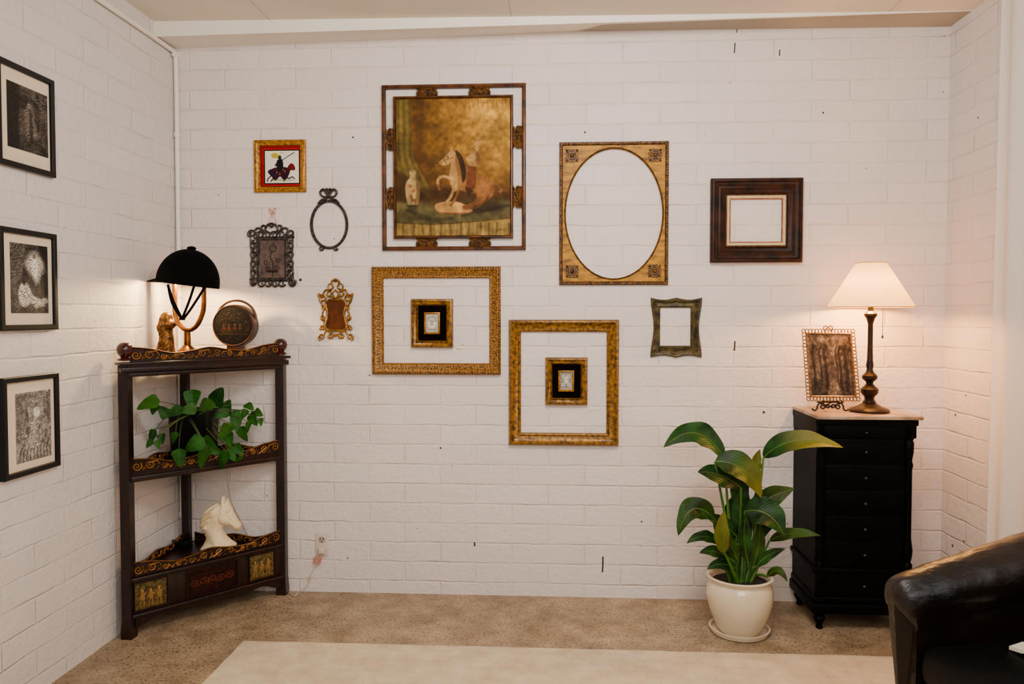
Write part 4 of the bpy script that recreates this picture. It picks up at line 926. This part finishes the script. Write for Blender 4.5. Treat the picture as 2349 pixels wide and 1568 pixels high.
for (px, py, off, r_, ang) in LV:
    c0 = onAB(px, py, off); sz = r_ / 500 * 1.0; a = math.radians(ang)
    dirv = (V((cos(a), 0, sin(a))) + V((0, rs.uniform(-.5, .1), 0))).normalized()
    nn = V((rs.uniform(-.5, .5), -1, rs.uniform(.0, .9))).normalized()
    p0 = c0 - dirv * sz * .9; p2 = c0 + dirv * sz * .95 + V((0, 0, -.1 * sz)); p1 = c0 + nn * sz * .25
    leaf(bm, lay, p0, p1, p2, sz * .78, nn, 'heart', .15, 10, 3, rs.choice([0, 0, .1, .2]), .03)
    root = V((pc.x + rs.uniform(-.05, .05), pc.y + rs.uniform(-.04, .02), ZM + ph_ - .01))
    mid_ = root.lerp(p0, .55) + V((0, -.03, .05 if py > 960 else .02)); tube(vb, [bez(root, mid_, p0, k / 8) for k in range(9)], .0017, 5)
mkleaf('foliage', bm, MPOTH, t); mk('vines', vb, MVINE, t)

# horse head bust
hb = onZ(500, 1262, ZB + .002); HY = max(hb.y, -.26); kh = (D + HY) / F; hx = onY(505, 1200, HY).x
t = thing('horse_bust', 'ivory horse head bust on the bottom shelf', 'sculpture', V((hx, HY, ZB + .002)))
SIL = [(507, 1150), (510, 1140), (514, 1130), (518, 1139), (521, 1143), (525, 1136), (528, 1147), (532, 1158), (537, 1169), (545, 1183), (552, 1193), (556, 1202), (553, 1210), (546, 1213), (539, 1210), (533, 1205), (527, 1203), (520, 1202), (515, 1206), (513, 1214), (516, 1223), (523, 1231), (533, 1239), (541, 1246), (540, 1254), (530, 1259), (515, 1262), (480, 1262), (464, 1260), (461, 1254), (467, 1244), (472, 1232), (471, 1221), (464, 1212), (459, 1200), (460, 1188), (465, 1174), (473, 1163), (483, 1155), (494, 1149), (502, 1147)]
MANE = [(512, 1148), (503, 1160), (495, 1176), (488, 1192), (482, 1208), (476, 1222), (470, 1236)]
def th_(X, Y, d):
    head = np.clip((X - 500) / 30, 0, 1) * np.clip((1217 - Y) / 10, 0, 1); T = 25 * (1 - head) + 16 * head; R_ = 24 * (1 - head) + 14 * head
    t = T * np.sqrt(np.clip(1 - (1 - np.clip(d / R_, 0, 1)) ** 2, 0, 1)) + np.clip((Y - 1240) / 20, 0, 1) * 8 * np.clip(d / 3, 0, 1)
    P_ = np.array(cr(MANE, 4)); mx = np.interp(Y, P_[:, 1], P_[:, 0]); md = np.clip((mx + 3 * np.sin(Y * .35) - X) / 4, 0, 1) * np.clip((1236 - Y) / 6, 0, 1)
    t += md * (3.0 + 3.0 * np.sin((X * .35 + Y * .62) + 1.5 * np.sin(Y * .16))) * np.clip(d / 3, 0, 1)
    g = lambda x, y, r: np.exp(-((X - x) ** 2 + (Y - y) ** 2) / r ** 2)
    t += 3.8 * g(520, 1183, 10) + 3.8 * g(530, 1163, 3.2) - 3.2 * g(531, 1170, 3.5) - 3.2 * g(525, 1158, 3) + 2 * g(549, 1201, 4.5) - 4.2 * g(550, 1199, 1.9)
    t -= 2.8 * np.exp(-(pld(X, Y, [(549, 1209), (541, 1204), (536, 1200)]) / 1.3) ** 2); t -= 2.4 * np.exp(-(pld(X, Y, cr([(527, 1172), (535, 1185), (544, 1194)])) / 2) ** 2)
    t -= 3.0 * np.exp(-(pld(X, Y, cr([(512, 1166), (508, 1182), (513, 1198)])) / 2) ** 2); t -= 2.8 * np.exp(-(pld(X, Y, [(515, 1134), (514, 1146)]) / 1.3) ** 2)
    t += 2.0 * np.exp(-(pld(X, Y, cr([(505, 1205), (498, 1225), (504, 1245)])) / 5) ** 2)
    return np.maximum(t, .3)
figure('bust', SIL, th_, lambda x, y, t_: V((hx + (x - 505) * kh, HY + t_ * kh, ZB + .002 + (1262 - y) * kh)), MBUST, t, .0021, 1)

# black cord coil on the bottom shelf
bm = B(); kx = onZ(418, 1250, ZB + .01); ky = max(kx.y, -.2)
cpt = []
for i in range(60):
    a = i * .42; cpt.append(V((onY(418, 1250, ky).x + (.045 + .006 * sin(i)) * cos(a), ky + .03 * sin(a), ZB + .006 + .028 * i / 60)))
tube(bm, cpt, .004, 6); tag(mk('coiled_cable', bm, MBLACK), 'black coiled cable lying on the bottom shelf behind the bust', 'cable')

# lamp cord
bm = B()
cd = [lp(470, 800, -.05), lp(492, 850, -.01), lp(497, 905, -.01), lp(505, 960, -.01), lp(520, 1050, -.01), lp(522, 1090, -.01), lp(532, 1150, -.01), lp(568, 1225, -.01), lp(590, 1300, -.01), V((onY(610, 1350).x, -.012, .006)), V((onY(655, 1350).x, -.012, .0045)), onZ(676, 1366, .005), V((onY(690, 1360).x, -.02, .012)), lp(704, 1345, -.012), lp(712, 1322, -.012), lp(706, 1330, -.012), lp(722, 1300, -.012), lp(731, 1285, -.012), lp(737, 1270, -.018)]
tube(bm, cr([tuple(c_3) for c_3 in cd], 6), .0022, 6)
t = thing('power_cord', 'pale lamp cord running from corner shelf to the wall outlet', 'cord', V((cd[11].x, cd[11].y, 0)))
mk('cable', bm, MCORD, t)
bm = B(); gbox(bm, lambda a, b, c: onY(a, b, c), 730, 745, 1255, 1270, -.03, -.0104, .003); mk('plug', bm, MPLAST, t)
bm = B(); tube(bm, cr([tuple(lp(*q, -.016)) for q in ((718, 1292), (726, 1276), (736, 1290), (722, 1286), (738, 1280), (728, 1296), (720, 1280), (737, 1276), (730, 1288))], 5), .0022, 6); mk('cord_twist', bm, MPINK, t)

# ------------------------------------------------------------------ tall chest
cf = onZ(1880, 1446).y; x0 = onY(1874, 1000, cf).x; x1 = onY(2102, 1000, cf).x; TZ = onY(1990, 953, cf).z
bk = -.004; ch = thing('chest_of_drawers', 'tall narrow ebonised chest of drawers with marble top', 'cabinet', V(((x0 + x1) / 2, (cf + bk) / 2, 0)))
bm = B(); tx0, tx1 = onY(1874, 952, cf - .01).x, onY(2117, 952, cf - .01).x
box(bm, tx0, tx1, cf - .022, bk, TZ - .016, TZ, .003); mk('marble_top', bm, MMARB, ch)
bm = B(); box(bm, x0 + .004, x1 - .008, cf + .02, bk, .1, TZ - .016)
box(bm, x0 - .004, x1 + .01, cf - .004, bk, TZ - .045, TZ - .016, .006); box(bm, x0 + .0, x1 + .004, cf + .004, bk, TZ - .1, TZ - .04, .004)
mk('body', bm, MEBON, ch)
bm = B(); box(bm, x0 - .01, x1 + .008, cf - .004, bk, .075, .12, .006); box(bm, x0 - .004, x1 + .002, cf + .004, bk, .12, .15, .008); box(bm, x0 - .008, x1 + .006, cf, bk, .255, .28, .006); mk('base_moulding', bm, MEBON, ch)
for xx in (x0 + .03, x1 - .03):
    for yy_ in (cf + .03, bk - .035):
        bm = B(); lathe(bm, [(.012, 0), (.016, .006), (.012, .02), (.02, .035), (.027, .05), (.02, .062), (.028, .07), (.028, .078)], (xx, yy_), 18); mk('foot', bm, MEBON, ch)
for xx in (x0 + .022, x1 - .022):
    bm = B(); zz = [.28, .3, .31, .33, .36, .40, .42, TZ - .24, TZ - .22, TZ - .2, TZ - .16, TZ - .12, TZ - .11, TZ - .1]; rr = [.02, .02, .013, .018, .021, .016, .014, .014, .018, .013, .019, .02, .015, .02]
    lathe(bm, list(zip(rr, zz)), (xx, cf + .018), 18); box(bm, xx - .02, xx + .02, cf, cf + .04, .15, .255, .003); mk('pilaster', bm, MEBON, ch)
    bm = B()
    for k in range(5): ball(bm, V((xx, cf - .002, TZ - .045 - .012 * k)), (.016 - .002 * k, .006, .008), 1)
    mk('carved_corbel', bm, MEBON, ch)
dx0, dx1 = x0 + .046, x1 - .046
def drawer(z0, z1, knobs=True, carve=False):
    global bm
    bm = B(); box(bm, dx0, dx1, cf + .012, cf + .03, z0 + .0005, z1 - .0005, .001)
    loft(bm, [[V((a, o, z_)) for a, z_ in rbox(dx0 + .012 + t_, z0 + .014 + t_, dx1 - .012 - t_, z1 - .014 - t_)] for t_, o in ((0, cf + .013), (0, cf + .0105), (.003, cf + .0105), (.004, cf + .013))], wrap=True)
    if carve:
        for k in range(9):
            s = dx0 + .03 + (dx1 - dx0 - .06) * k / 8; tube(bm, [V((a, cf + .01, b)) for a, b in spiral(s, (z0 + z1) / 2, .012, .003, k, 1.2 * (-1) ** k, 10)], .003, 5)
    d = mk('drawer', bm, MEBON, ch)
    if knobs:
        bm = B(); ball(bm, V(((dx0 + dx1) / 2, cf - .002, (z0 + z1) / 2)), (.0065, .006, .0065)); tube(bm, [V(((dx0 + dx1) / 2, cf + .014, (z0 + z1) / 2)), V(((dx0 + dx1) / 2, cf, (z0 + z1) / 2))], .003, 8); mk('knob', bm, MKNOB, d)
    return d
drawer(TZ - .1, TZ - .05, True, True)
zz = np.linspace(.285, TZ - .104, 6)
for a, b in zip(zz[:-1], zz[1:]): drawer(float(a), float(b))
drawer(.15, .255)

# table lamp
TLY = -.215
def tp(px, py): return onY(px, py, TLY)
tx = tp(1996, 800).x; sc_ = 1827 / (D + TLY)
tl = thing('table_lamp', 'lit table lamp with dark bronze turned stem and conical cream shade', 'lamp', V((tx, TLY, TZ + .001)))
Z = lambda py: tp(1996, py).z
zb = TZ + .001; off = zb - Z(928)
bm = B(); lathe(bm, [(.086, zb), (.088, zb + .006), (.082, zb + .014), (.055, zb + .024), (.034, zb + .036), (.016, zb + .052)], (tx, TLY), 40); mk('base', bm, MDBR, tl)
bm = B(); pf = [(16, 908), (11, 902), (12, 896), (20, 888), (21, 880), (12, 872), (8, 868), (9, 864), (17, 858), (18, 851), (10, 844), (7, 838), (9, 828), (7, 818), (6, 780), (6, 740), (8, 734), (10, 728), (15, 722), (15, 718), (7, 712), (6, 690)]
lathe(bm, [(r_ / sc_ * .92, Z(p_) + off * max(0, (p_ - 700) / 230)) for r_, p_ in pf], (tx, TLY), 24); mk('stem', bm, MDBR, tl)
s0, s1 = 91 / sc_, 32 / sc_; zS0, zS1 = Z(704), Z(603); sx_ = tp(1997, 700).x
sg = 96; bm = B()
loft(bm, [[V((sx_ + (s0 + (s1 - s0) * k) * (1 + .008 * (j % 2)) * cos(2 * PI * j / sg), TLY + (s0 + (s1 - s0) * k) * (1 + .008 * (j % 2)) * sin(2 * PI * j / sg), zS0 + (zS1 - zS0) * k)) for j in range(sg)] for k in [i / 8 for i in range(9)]])
sh = mk('lamp_shade', bm, MSHADE, tl)
MTB = mat('shade_trim', (206, 166, 110), None, 10, .8)
for rr_, zq in ((s0, zS0), (s1, zS1)):
    bm = B(); tube(bm, [V((sx_ + rr_ * cos(2 * PI * j / 40), TLY + rr_ * sin(2 * PI * j / 40), zq)) for j in range(40)], .0022, 6, True); mk('trim_band', bm, MTB, sh)
bm = B(); ball(bm, V((tx, TLY, zS0 + .1)), (.028, .028, .036)); mk('bulb', bm, MBULB, tl)
bm = B(); lathe(bm, [(.014, zS0 + .03), (.014, zS0 + .07)], (tx, TLY), 12); mk('socket', bm, MBRASS, tl)
bm = B(); cx2 = tp(2025, 740).x
tube(bm, [V((tx, TLY, zS0 + .04)), V((cx2, TLY, zS0 + .035)), V((cx2, TLY, Z(770)))], .0012, 5)
for k in range(16): ball(bm, V((cx2, TLY, Z(712 + k * 3.6))), .0022, 1)
ball(bm, V((cx2, TLY, Z(772))), (.005, .005, .009), 1); mk('pull_chain', bm, MDBR, tl)

# easel + photo frame
EY = -.235
def ep2(px, py, y=EY): return onY(px, py, y)
et = thing('display_easel', 'small scrolled brass easel stand on the marble top', 'stand', V((ep2(1905, 900).x, EY, TZ + .001)))
ez0 = TZ + .001; ecx = ep2(1905, 900).x; ez1 = ez0 + .05
bm = B()
for s_ in (-1, 1):
    for pts in (cr([(0, .04), (.03, .045), (.055, .03), (.06, .01), (.072, .004), (.082, .012)], 5), spiral(.035, .022, .014, .004, 1, 1.3), spiral(.012, .026, .011, .003, 3, 1.2)):
        tube(bm, [V((ecx + s_ * a, EY, ez0 + b + .002)) for a, b in pts], .0038, 6)
    tube(bm, [V((ecx + s_ * .04, EY, ez1 - .006)), V((ecx + s_ * .04, EY - .03, ez1 - .008)), V((ecx + s_ * .04, EY - .032, ez1 + .006))], .003, 6)
tube(bm, [V((ecx, EY, ez1 - .008)), V((ecx, EY + .09, ez0 + .004))], .0035, 6); tube(bm, [V((ecx, EY, ez1 - .01)), V((ecx, EY + .03, ez1 + .17))], .0035, 6); tube(bm, [V((ecx - .06, EY, ez1 - .006)), V((ecx + .06, EY, ez1 - .006))], .0035, 6)
mk('easel_scrollwork', bm, MDBR, et)
W2 = (ep2(1968, 830).x - ep2(1846, 830).x); FHt = ep2(1905, 755).z - ez1; fcx = (ep2(1968, 830).x + ep2(1846, 830).x) / 2
tilt = math.radians(9)
def pf_(a, b, d):
    return V((fcx + (a - .5) * W2 + .006 * (1 - 2 * b), EY - .016 + b * FHt * sin(tilt) - d, ez1 + .001 + b * FHt))
t = thing('photo_frame', 'filigree metal frame with sepia woodland photo resting on the easel', 'picture', V((fcx, EY, ez1)))
MAGED = mat('aged_filigree', (92, 66, 38), (156, 120, 74), 90, .4, .4)
bm = B(); loft(bm, [[pf_(a, b, d) for a, b in rbox(t_, t_ * W2 / FHt, 1 - t_, 1 - t_ * W2 / FHt)] for t_, d in ((.075, 0), (.075, .006), (.09, .008), (.105, .004), (.105, 0))], wrap=True)
gbox(bm, pf_, .08, .92, .06, .94, 0, .002); mk('frame', bm, MAGED, t)
bm = B()
for i in range(4):
    c = rbox(.035, .03, .965, .97); a, b = c[i], c[(i + 1) % 4]; k = 15 if i % 2 == 0 else 19
    for j in range(k):
        q = (a[0] + (b[0] - a[0]) * j / k, a[1] + (b[1] - a[1]) * j / k)
        tube(bm, [pf_(q[0] + .036 * cos(w), q[1] + .03 * sin(w), .004) for w in [PI * x / 4 for x in range(8)]], .0023, 5, True)
for s_ in (-1, 1): tube(bm, [pf_(.5 + s_ * p[0], p[1], .004) for p in spiral(.05, 1.0, .05, .015, PI, -1.2)], .0025, 5)
mk('filigree_border', bm, MAGED, t)
P = Pic(0, 0, 100, 125, 120, 150, (100, 86, 72)); P.mix(np.exp(-((P.X - 55) / 26) ** 2) * np.clip((80 - P.Y) / 60, 0, 1) * .7, (164, 146, 124))
P.mix(np.clip((P.Y - 88) / 20, 0, 1) * .8, (68, 57, 47)); P.poly([(38, 125), (50, 92), (56, 92), (72, 125)], (126, 110, 90), 6, .8)
P.noise(.4, 12, 10, 6, 4)
for i in range(60):
    x, y = rs.uniform(0, 100), rs.uniform(0, 60); P.ell(x, y, rs.uniform(4, 9), rs.uniform(3, 6), rs.choice([(86, 74, 60), (130, 114, 94), (66, 56, 46)]), .9, .5)
for x, w, yb_ in ((10, 6, 112), (26, 4, 104), (38, 7, 110), (72, 5, 100), (86, 8, 114), (64, 3, 94)):
    P.line(cr([(x, yb_), (x + 1, 70), (x - 2, 40), (x + 3, 24)]), w, (52, 44, 37), .7, 3); P.line([(x, 50), (x + 10, 30)], 2, (56, 48, 40), .6, 2)
P.noise(.3, 40, 34, 77, 2)
P.put('photograph', lambda u, v: pf_(.10 + .80 * u, .08 + .84 * v, .0035), MPICG, t)

# ------------------------------------------------------------------ strelitzia
PB = onZ(1696, 1449); PY = PB.y; sc2 = 1827 / (D + PY)
bm = B(); lathe(bm, [(.1, .001), (.122, .004), (.13, .02), (.132, .026), (.124, .026), (.118, .012), (.09, .008)], (PB.x, PY), 44)
tag(mk('plant_saucer', bm, MPOTW), 'round cream ceramic saucer under the plant pot on the floor', 'saucer')
pl = thing('potted_plant', 'tall bird of paradise plant in a glossy cream ceramic pot', 'plant', V((PB.x, PY, .009)))
zr_ = onY(1697, 1318, PY).z
pp = [(.085, .0095), (.09, .012), (.104, .04), (.128, .1), (.142, .16), (.145, .2), (.138, .235), (.128, .255), (.132, .262), (.143, .27), (.146, .277), (.142, .282), (.13, .28), (.124, .265), (.122, .24)]
kz = (zr_ - .009) / (.28 - .009)
bm = B(); lathe(bm, [(r_, .009 + (z_ - .009) * kz) for r_, z_ in pp], (PB.x, PY), 56); mk('pot', bm, MPOTW, pl, 60)
bm = B(); lathe(bm, [(.1235, zr_ - .03), (.02, zr_ - .024)], (PB.x, PY), 24); mk('soil', bm, MSOIL, pl)
bm = B(); lay = bm.verts.layers.float_color.new('lf'); sb = B()
def S(px, py, dy): return onY(px, py, PY + dy)
LF = [ # base, ctrl, tip, halfwidth, dy, tint, normal, stem x offset, tip tint
 ((1662, 1052), (1600, 948), (1522, 1026), 27, (0, .02, -.03), .0, (.3, -1, .5), -14, 0),
 ((1751, 1050), (1808, 984), (1934, 1026), 25, (-.02, -.08, -.14), .0, (-.1, -1, .7), 20, .95),
 ((1640, 1058), (1716, 1054), (1746, 1142), 34, (-.06, -.1, -.1), .02, (.5, -1, .5), -4, .45),
 ((1700, 1118), (1650, 1078), (1600, 1082), 25, (-.03, -.06, -.08), .0, (0, -1, .5), -6, 0),
 ((1638, 1188), (1580, 1128), (1556, 1228), 26, (-.03, -.06, -.08), .02, (-.4, -1, .4), -20, 0),
 ((1722, 1166), (1768, 1134), (1822, 1120), 23, (0, -.02, -.04), .02, (.1, -1, .4), 12, .1),
 ((1708, 1172), (1768, 1158), (1800, 1230), 34, (-.05, -.1, -.12), .0, (.4, -1, .3), 8, 0),
 ((1765, 1240), (1812, 1212), (1883, 1228), 13, (0, -.06, -.1), .05, (.1, -1, .6), 26, 0),
 ((1662, 1268), (1648, 1225), (1661, 1172), 17, (-.1, -.12, -.1), .2, (0, -1, .1), -8, .15),
 ((1652, 1248), (1614, 1212), (1575, 1246), 13, (-.02, -.05, -.06), .0, (-.1, -1, .6), -26, 0),
 ((1684, 1288), (1640, 1252), (1604, 1268), 14, (-.05, -.08, -.1), .0, (0, -1, .5), -14, 0),
 ((1738, 1090), (1726, 1062), (1744, 1030), 13, (0, 0, 0), .25, (.2, -1, .1), 14, 0),
 ((1760, 1322), (1786, 1290), (1806, 1334), 10, (-.02, -.06, -.08), .05, (.1, -1, .5), 22, 0),
 ((1706, 1250), (1664, 1190), (1678, 1140), 21, (.04, .05, .05), .0, (0, -1, .2), -2, 0),
 ((1738, 1240), (1744, 1190), (1790, 1146), 21, (.04, .05, .05), .0, (0, -1, .3), 10, 0),
 ((1690, 1305), (1650, 1280), (1622, 1306), 13, (-.04, -.07, -.09), .0, (0, -1, .5), -20, 0),
 ((1700, 1300), (1664, 1240), (1636, 1200), 19, (.06, .07, .08), .0, (.1, -1, .3), -10, 0),
 ((1735, 1300), (1752, 1270), (1802, 1258), 12, (-.03, -.04, -.06), .0, (0, -1, .5), 18, 0),
 ((1705, 1178), (1688, 1120), (1700, 1076), 22, (.02, .04, .05), .0, (0, -1, .2), 0, 0),
 ((1716, 1290), (1700, 1230), (1712, 1176), 17, (-.06, -.07, -.07), .0, (.3, -1, .2), 4, 0),
 ((1726, 1300), (1748, 1250), (1742, 1196), 14, (-.02, -.02, -.02), .05, (-.3, -1, .2), 10, 0),
 ((1690, 1230), (1655, 1190), (1618, 1184), 16, (-.02, -.02, -.04), .0, (0, -1, .4), -12, 0),
 ((1720, 1230), (1690, 1180), (1692, 1130), 20, (-.01, 0, 0), .0, (-.4, -1, .2), 2, 0),
 ((1690, 1280), (1676, 1240), (1648, 1220), 14, (-.05, -.06, -.07), .03, (0, -1, .3), -8, 0)]
for (b_1, c_1, t_1, hw_, dy, tint, nv, so, tt) in LF:
    p0, p1, p2 = S(*b_1, dy[0]), S(*c_1, dy[1]), S(*t_1, dy[2])
    leaf(bm, lay, p0, p1, p2, hw_ / sc2, V(nv).normalized(), 'lance', .28, 22, 4, tint, .09, tt)
    r0 = V((PB.x + so / sc2 * .9, PY + random.uniform(-.03, .03), zr_ - .03)); m1 = r0.lerp(p0, .5) + V((-.01 if b_1[0] < 1700 else .01, 0, .03))
    tube(sb, [bez(r0, m1, p0, k / 10) for k in range(11)], [.0082 - .004 * k / 10 for k in range(11)], 8)
    tube(sb, [bez(p0, p1, p2, k / 10) + V(nv).normalized() * .0008 for k in range(9)], [.0028 - .0023 * k / 9 for k in range(9)], 6)
mkleaf('foliage', bm, MLEAF, pl); mk('stems', sb, MSTEM, pl)

# ------------------------------------------------------------------ curtain and armchair
bm = B(); n = 90; R_ = []
ct = onX(2272, 720, XR - .032).y
for zq in np.linspace(.02, zc(XR) - .01, 12):
    R_.append([V((XR - .032 + .018 * sin(i * .62 + .4 * sin(i * .3)), ct - 1.6 * i / n - .04 * (zq / 2.8) * (1 - i / n), float(zq))) for i in range(n + 1)])
loft(bm, R_, closed=False)
tag(mk('curtain', bm, MCURT, None, 80), 'sheer white curtain hanging along the right wall', 'curtain')

c0 = onZ(2080, 1362, .58)
ang = math.radians(10); ua = V((cos(ang), sin(ang), 0)); va = V((-sin(ang), cos(ang), 0))
arm = thing('leather_armchair', 'black leather armchair with padded sloping arms at the right edge', 'armchair', V((c0.x + .4, c0.y - .35, .013)))
def fa(u, v, z): return V((c0.x, c0.y, 0)) + ua * u + va * v + V((0, 0, z))
RR = .07
def sofa_arm(voff, sgn):
    bm = B(); rings = []
    us = [(-.05, .3), (-.046, .55), (-.037, .76), (-.024, .9), (-.006, .98)] + [(.02 + .52 * i / 28, 1) for i in range(29)]
    for ii, (u, k) in enumerate(us):
        t_ = max(0, u) / .6; zc0 = .572 + .125 * t_ ** .95; R1 = RR * (1 + .5 * t_) * k * (1 + .012 * sin(ii * 1.7) + .01 * sin(ii * .8 + 1)); lu = .004 + max(0, u)
        low = [(-.042, .13), (-.043, .3), (-.044, zc0 - RR * 1.3), (-.05, zc0 - RR * 1.08)]
        top = [(R1 * cos(a), zc0 + R1 * sin(a)) for a in [PI * 1.2 - (PI * 1.42) * q / 24 for q in range(25)]]
        prf = [(a, b, 1) for a, b in low] + [(a, b, 0) for a, b in top] + [(-a, b, 1) for a, b in reversed(low)]
        rings.append([fa(lu if lo_ else u, voff + sgn * v_ * (1 if lo_ == 0 else min(1, .4 + k * .6)), z_) for v_, z_, lo_ in prf])
    loft(bm, rings, caps=True); return mk('arm', bm, MLEATH, arm, 60)
sofa_arm(0, 1); sofa_arm(-.68, -1)
bm = B(); gbox(bm, fa, .05, .6, -.66, -.03, .13, .33, .02); mk('seat_base', bm, MLEATHD, arm)
bm = B(); gbox(bm, fa, .0, .48, -.63, -.045, .33, .455, .045); mk('seat_cushion', bm, MLEATHD, arm)
bm = B(); rings = []
for i in range(13):
    v0 = -.72 + .76 * i / 12; hh = .76 + .06 * sin(PI * i / 12)
    rings.append([fa(u_, v0, z_) for u_, z_ in ((.47, .13), (.47, .4), (.48, hh - .08), (.51, hh - .01), (.56, hh + .01), (.6, hh - .02), (.62, hh - .08), (.6, .4), (.59, .13))])
loft(bm, rings, caps=True); mk('backrest', bm, MLEATH, arm, 50)
for u_ in (.09, .55):
    for v_ in (-.64, -.04):
        bm = B(); q = fa(u_, v_, 0); lathe(bm, [(.016, .0135), (.024, .05), (.028, .135)], (q.x, q.y), 16); mk('leg', bm, MEBON, arm)
wp = onZ(2352, 1492, .46); bm = B()
loft(bm, [[V((wp.x + a * .045, wp.y + b * .03, .4565 + z_ + .005 * (1 + sin(a * 3 + b * 2)))) for a, b in ((-.6, -1), (1, -.8), (1.2, .6), (.2, 1), (-.8, .5))] for z_ in (.0, .01)], caps=True)
tag(mk('folded_cloth', bm, MPAPER), 'small white folded cloth lying on the black leather seat', 'cloth')

# ------------------------------------------------------------------ lights
w = bpy.data.worlds.new('world'); SC.world = w; w.use_nodes = True
bg = w.node_tree.nodes['Background']; bg.inputs[0].default_value = (.97, .95, .98, 1); bg.inputs[1].default_value = .36
def area(name, loc, tgt, sx, sy, pw_, col):
    l = bpy.data.lights.new(name, 'AREA'); l.shape = 'RECTANGLE'; l.size = sx; l.size_y = sy; l.energy = pw_; l.color = col
    o = bpy.data.objects.new(name, l); C.objects.link(o); o.location = loc; o.rotation_euler = (V(tgt) - V(loc)).to_track_quat('-Z', 'Y').to_euler(); return o
area('window_light', (.3, -4.6, 2.2), (-.1, 0, 1.4), 2.0, 1.2, 60, (1, .96, .92))
area('added_overhead_light', (.15, -2.1, 2.62), (-.05, 0, 1.4), .9, .4, 44, (1, .965, .92))  # added lamp, no fitting modelled; grazes the wall for relief and falloff
area('side_window_light', (1.75, -3.2, 1.7), (-1.6, -1.2, 1.3), 1.2, 1.4, 13, (.88, .94, 1))
def point(name, loc, pw_, col, r_=.03):
    l = bpy.data.lights.new(name, 'POINT'); l.energy = pw_; l.color = col; l.shadow_soft_size = r_
    o = bpy.data.objects.new(name, l); C.objects.link(o); o.location = loc
point('table_lamp_light', (tx, TLY, zS0 + .04), 55, (1, .47, .13), .03)
point('helmet_lamp_light', (hc.x, LY, hc.z + .005), 26, (1, .68, .31), .02)
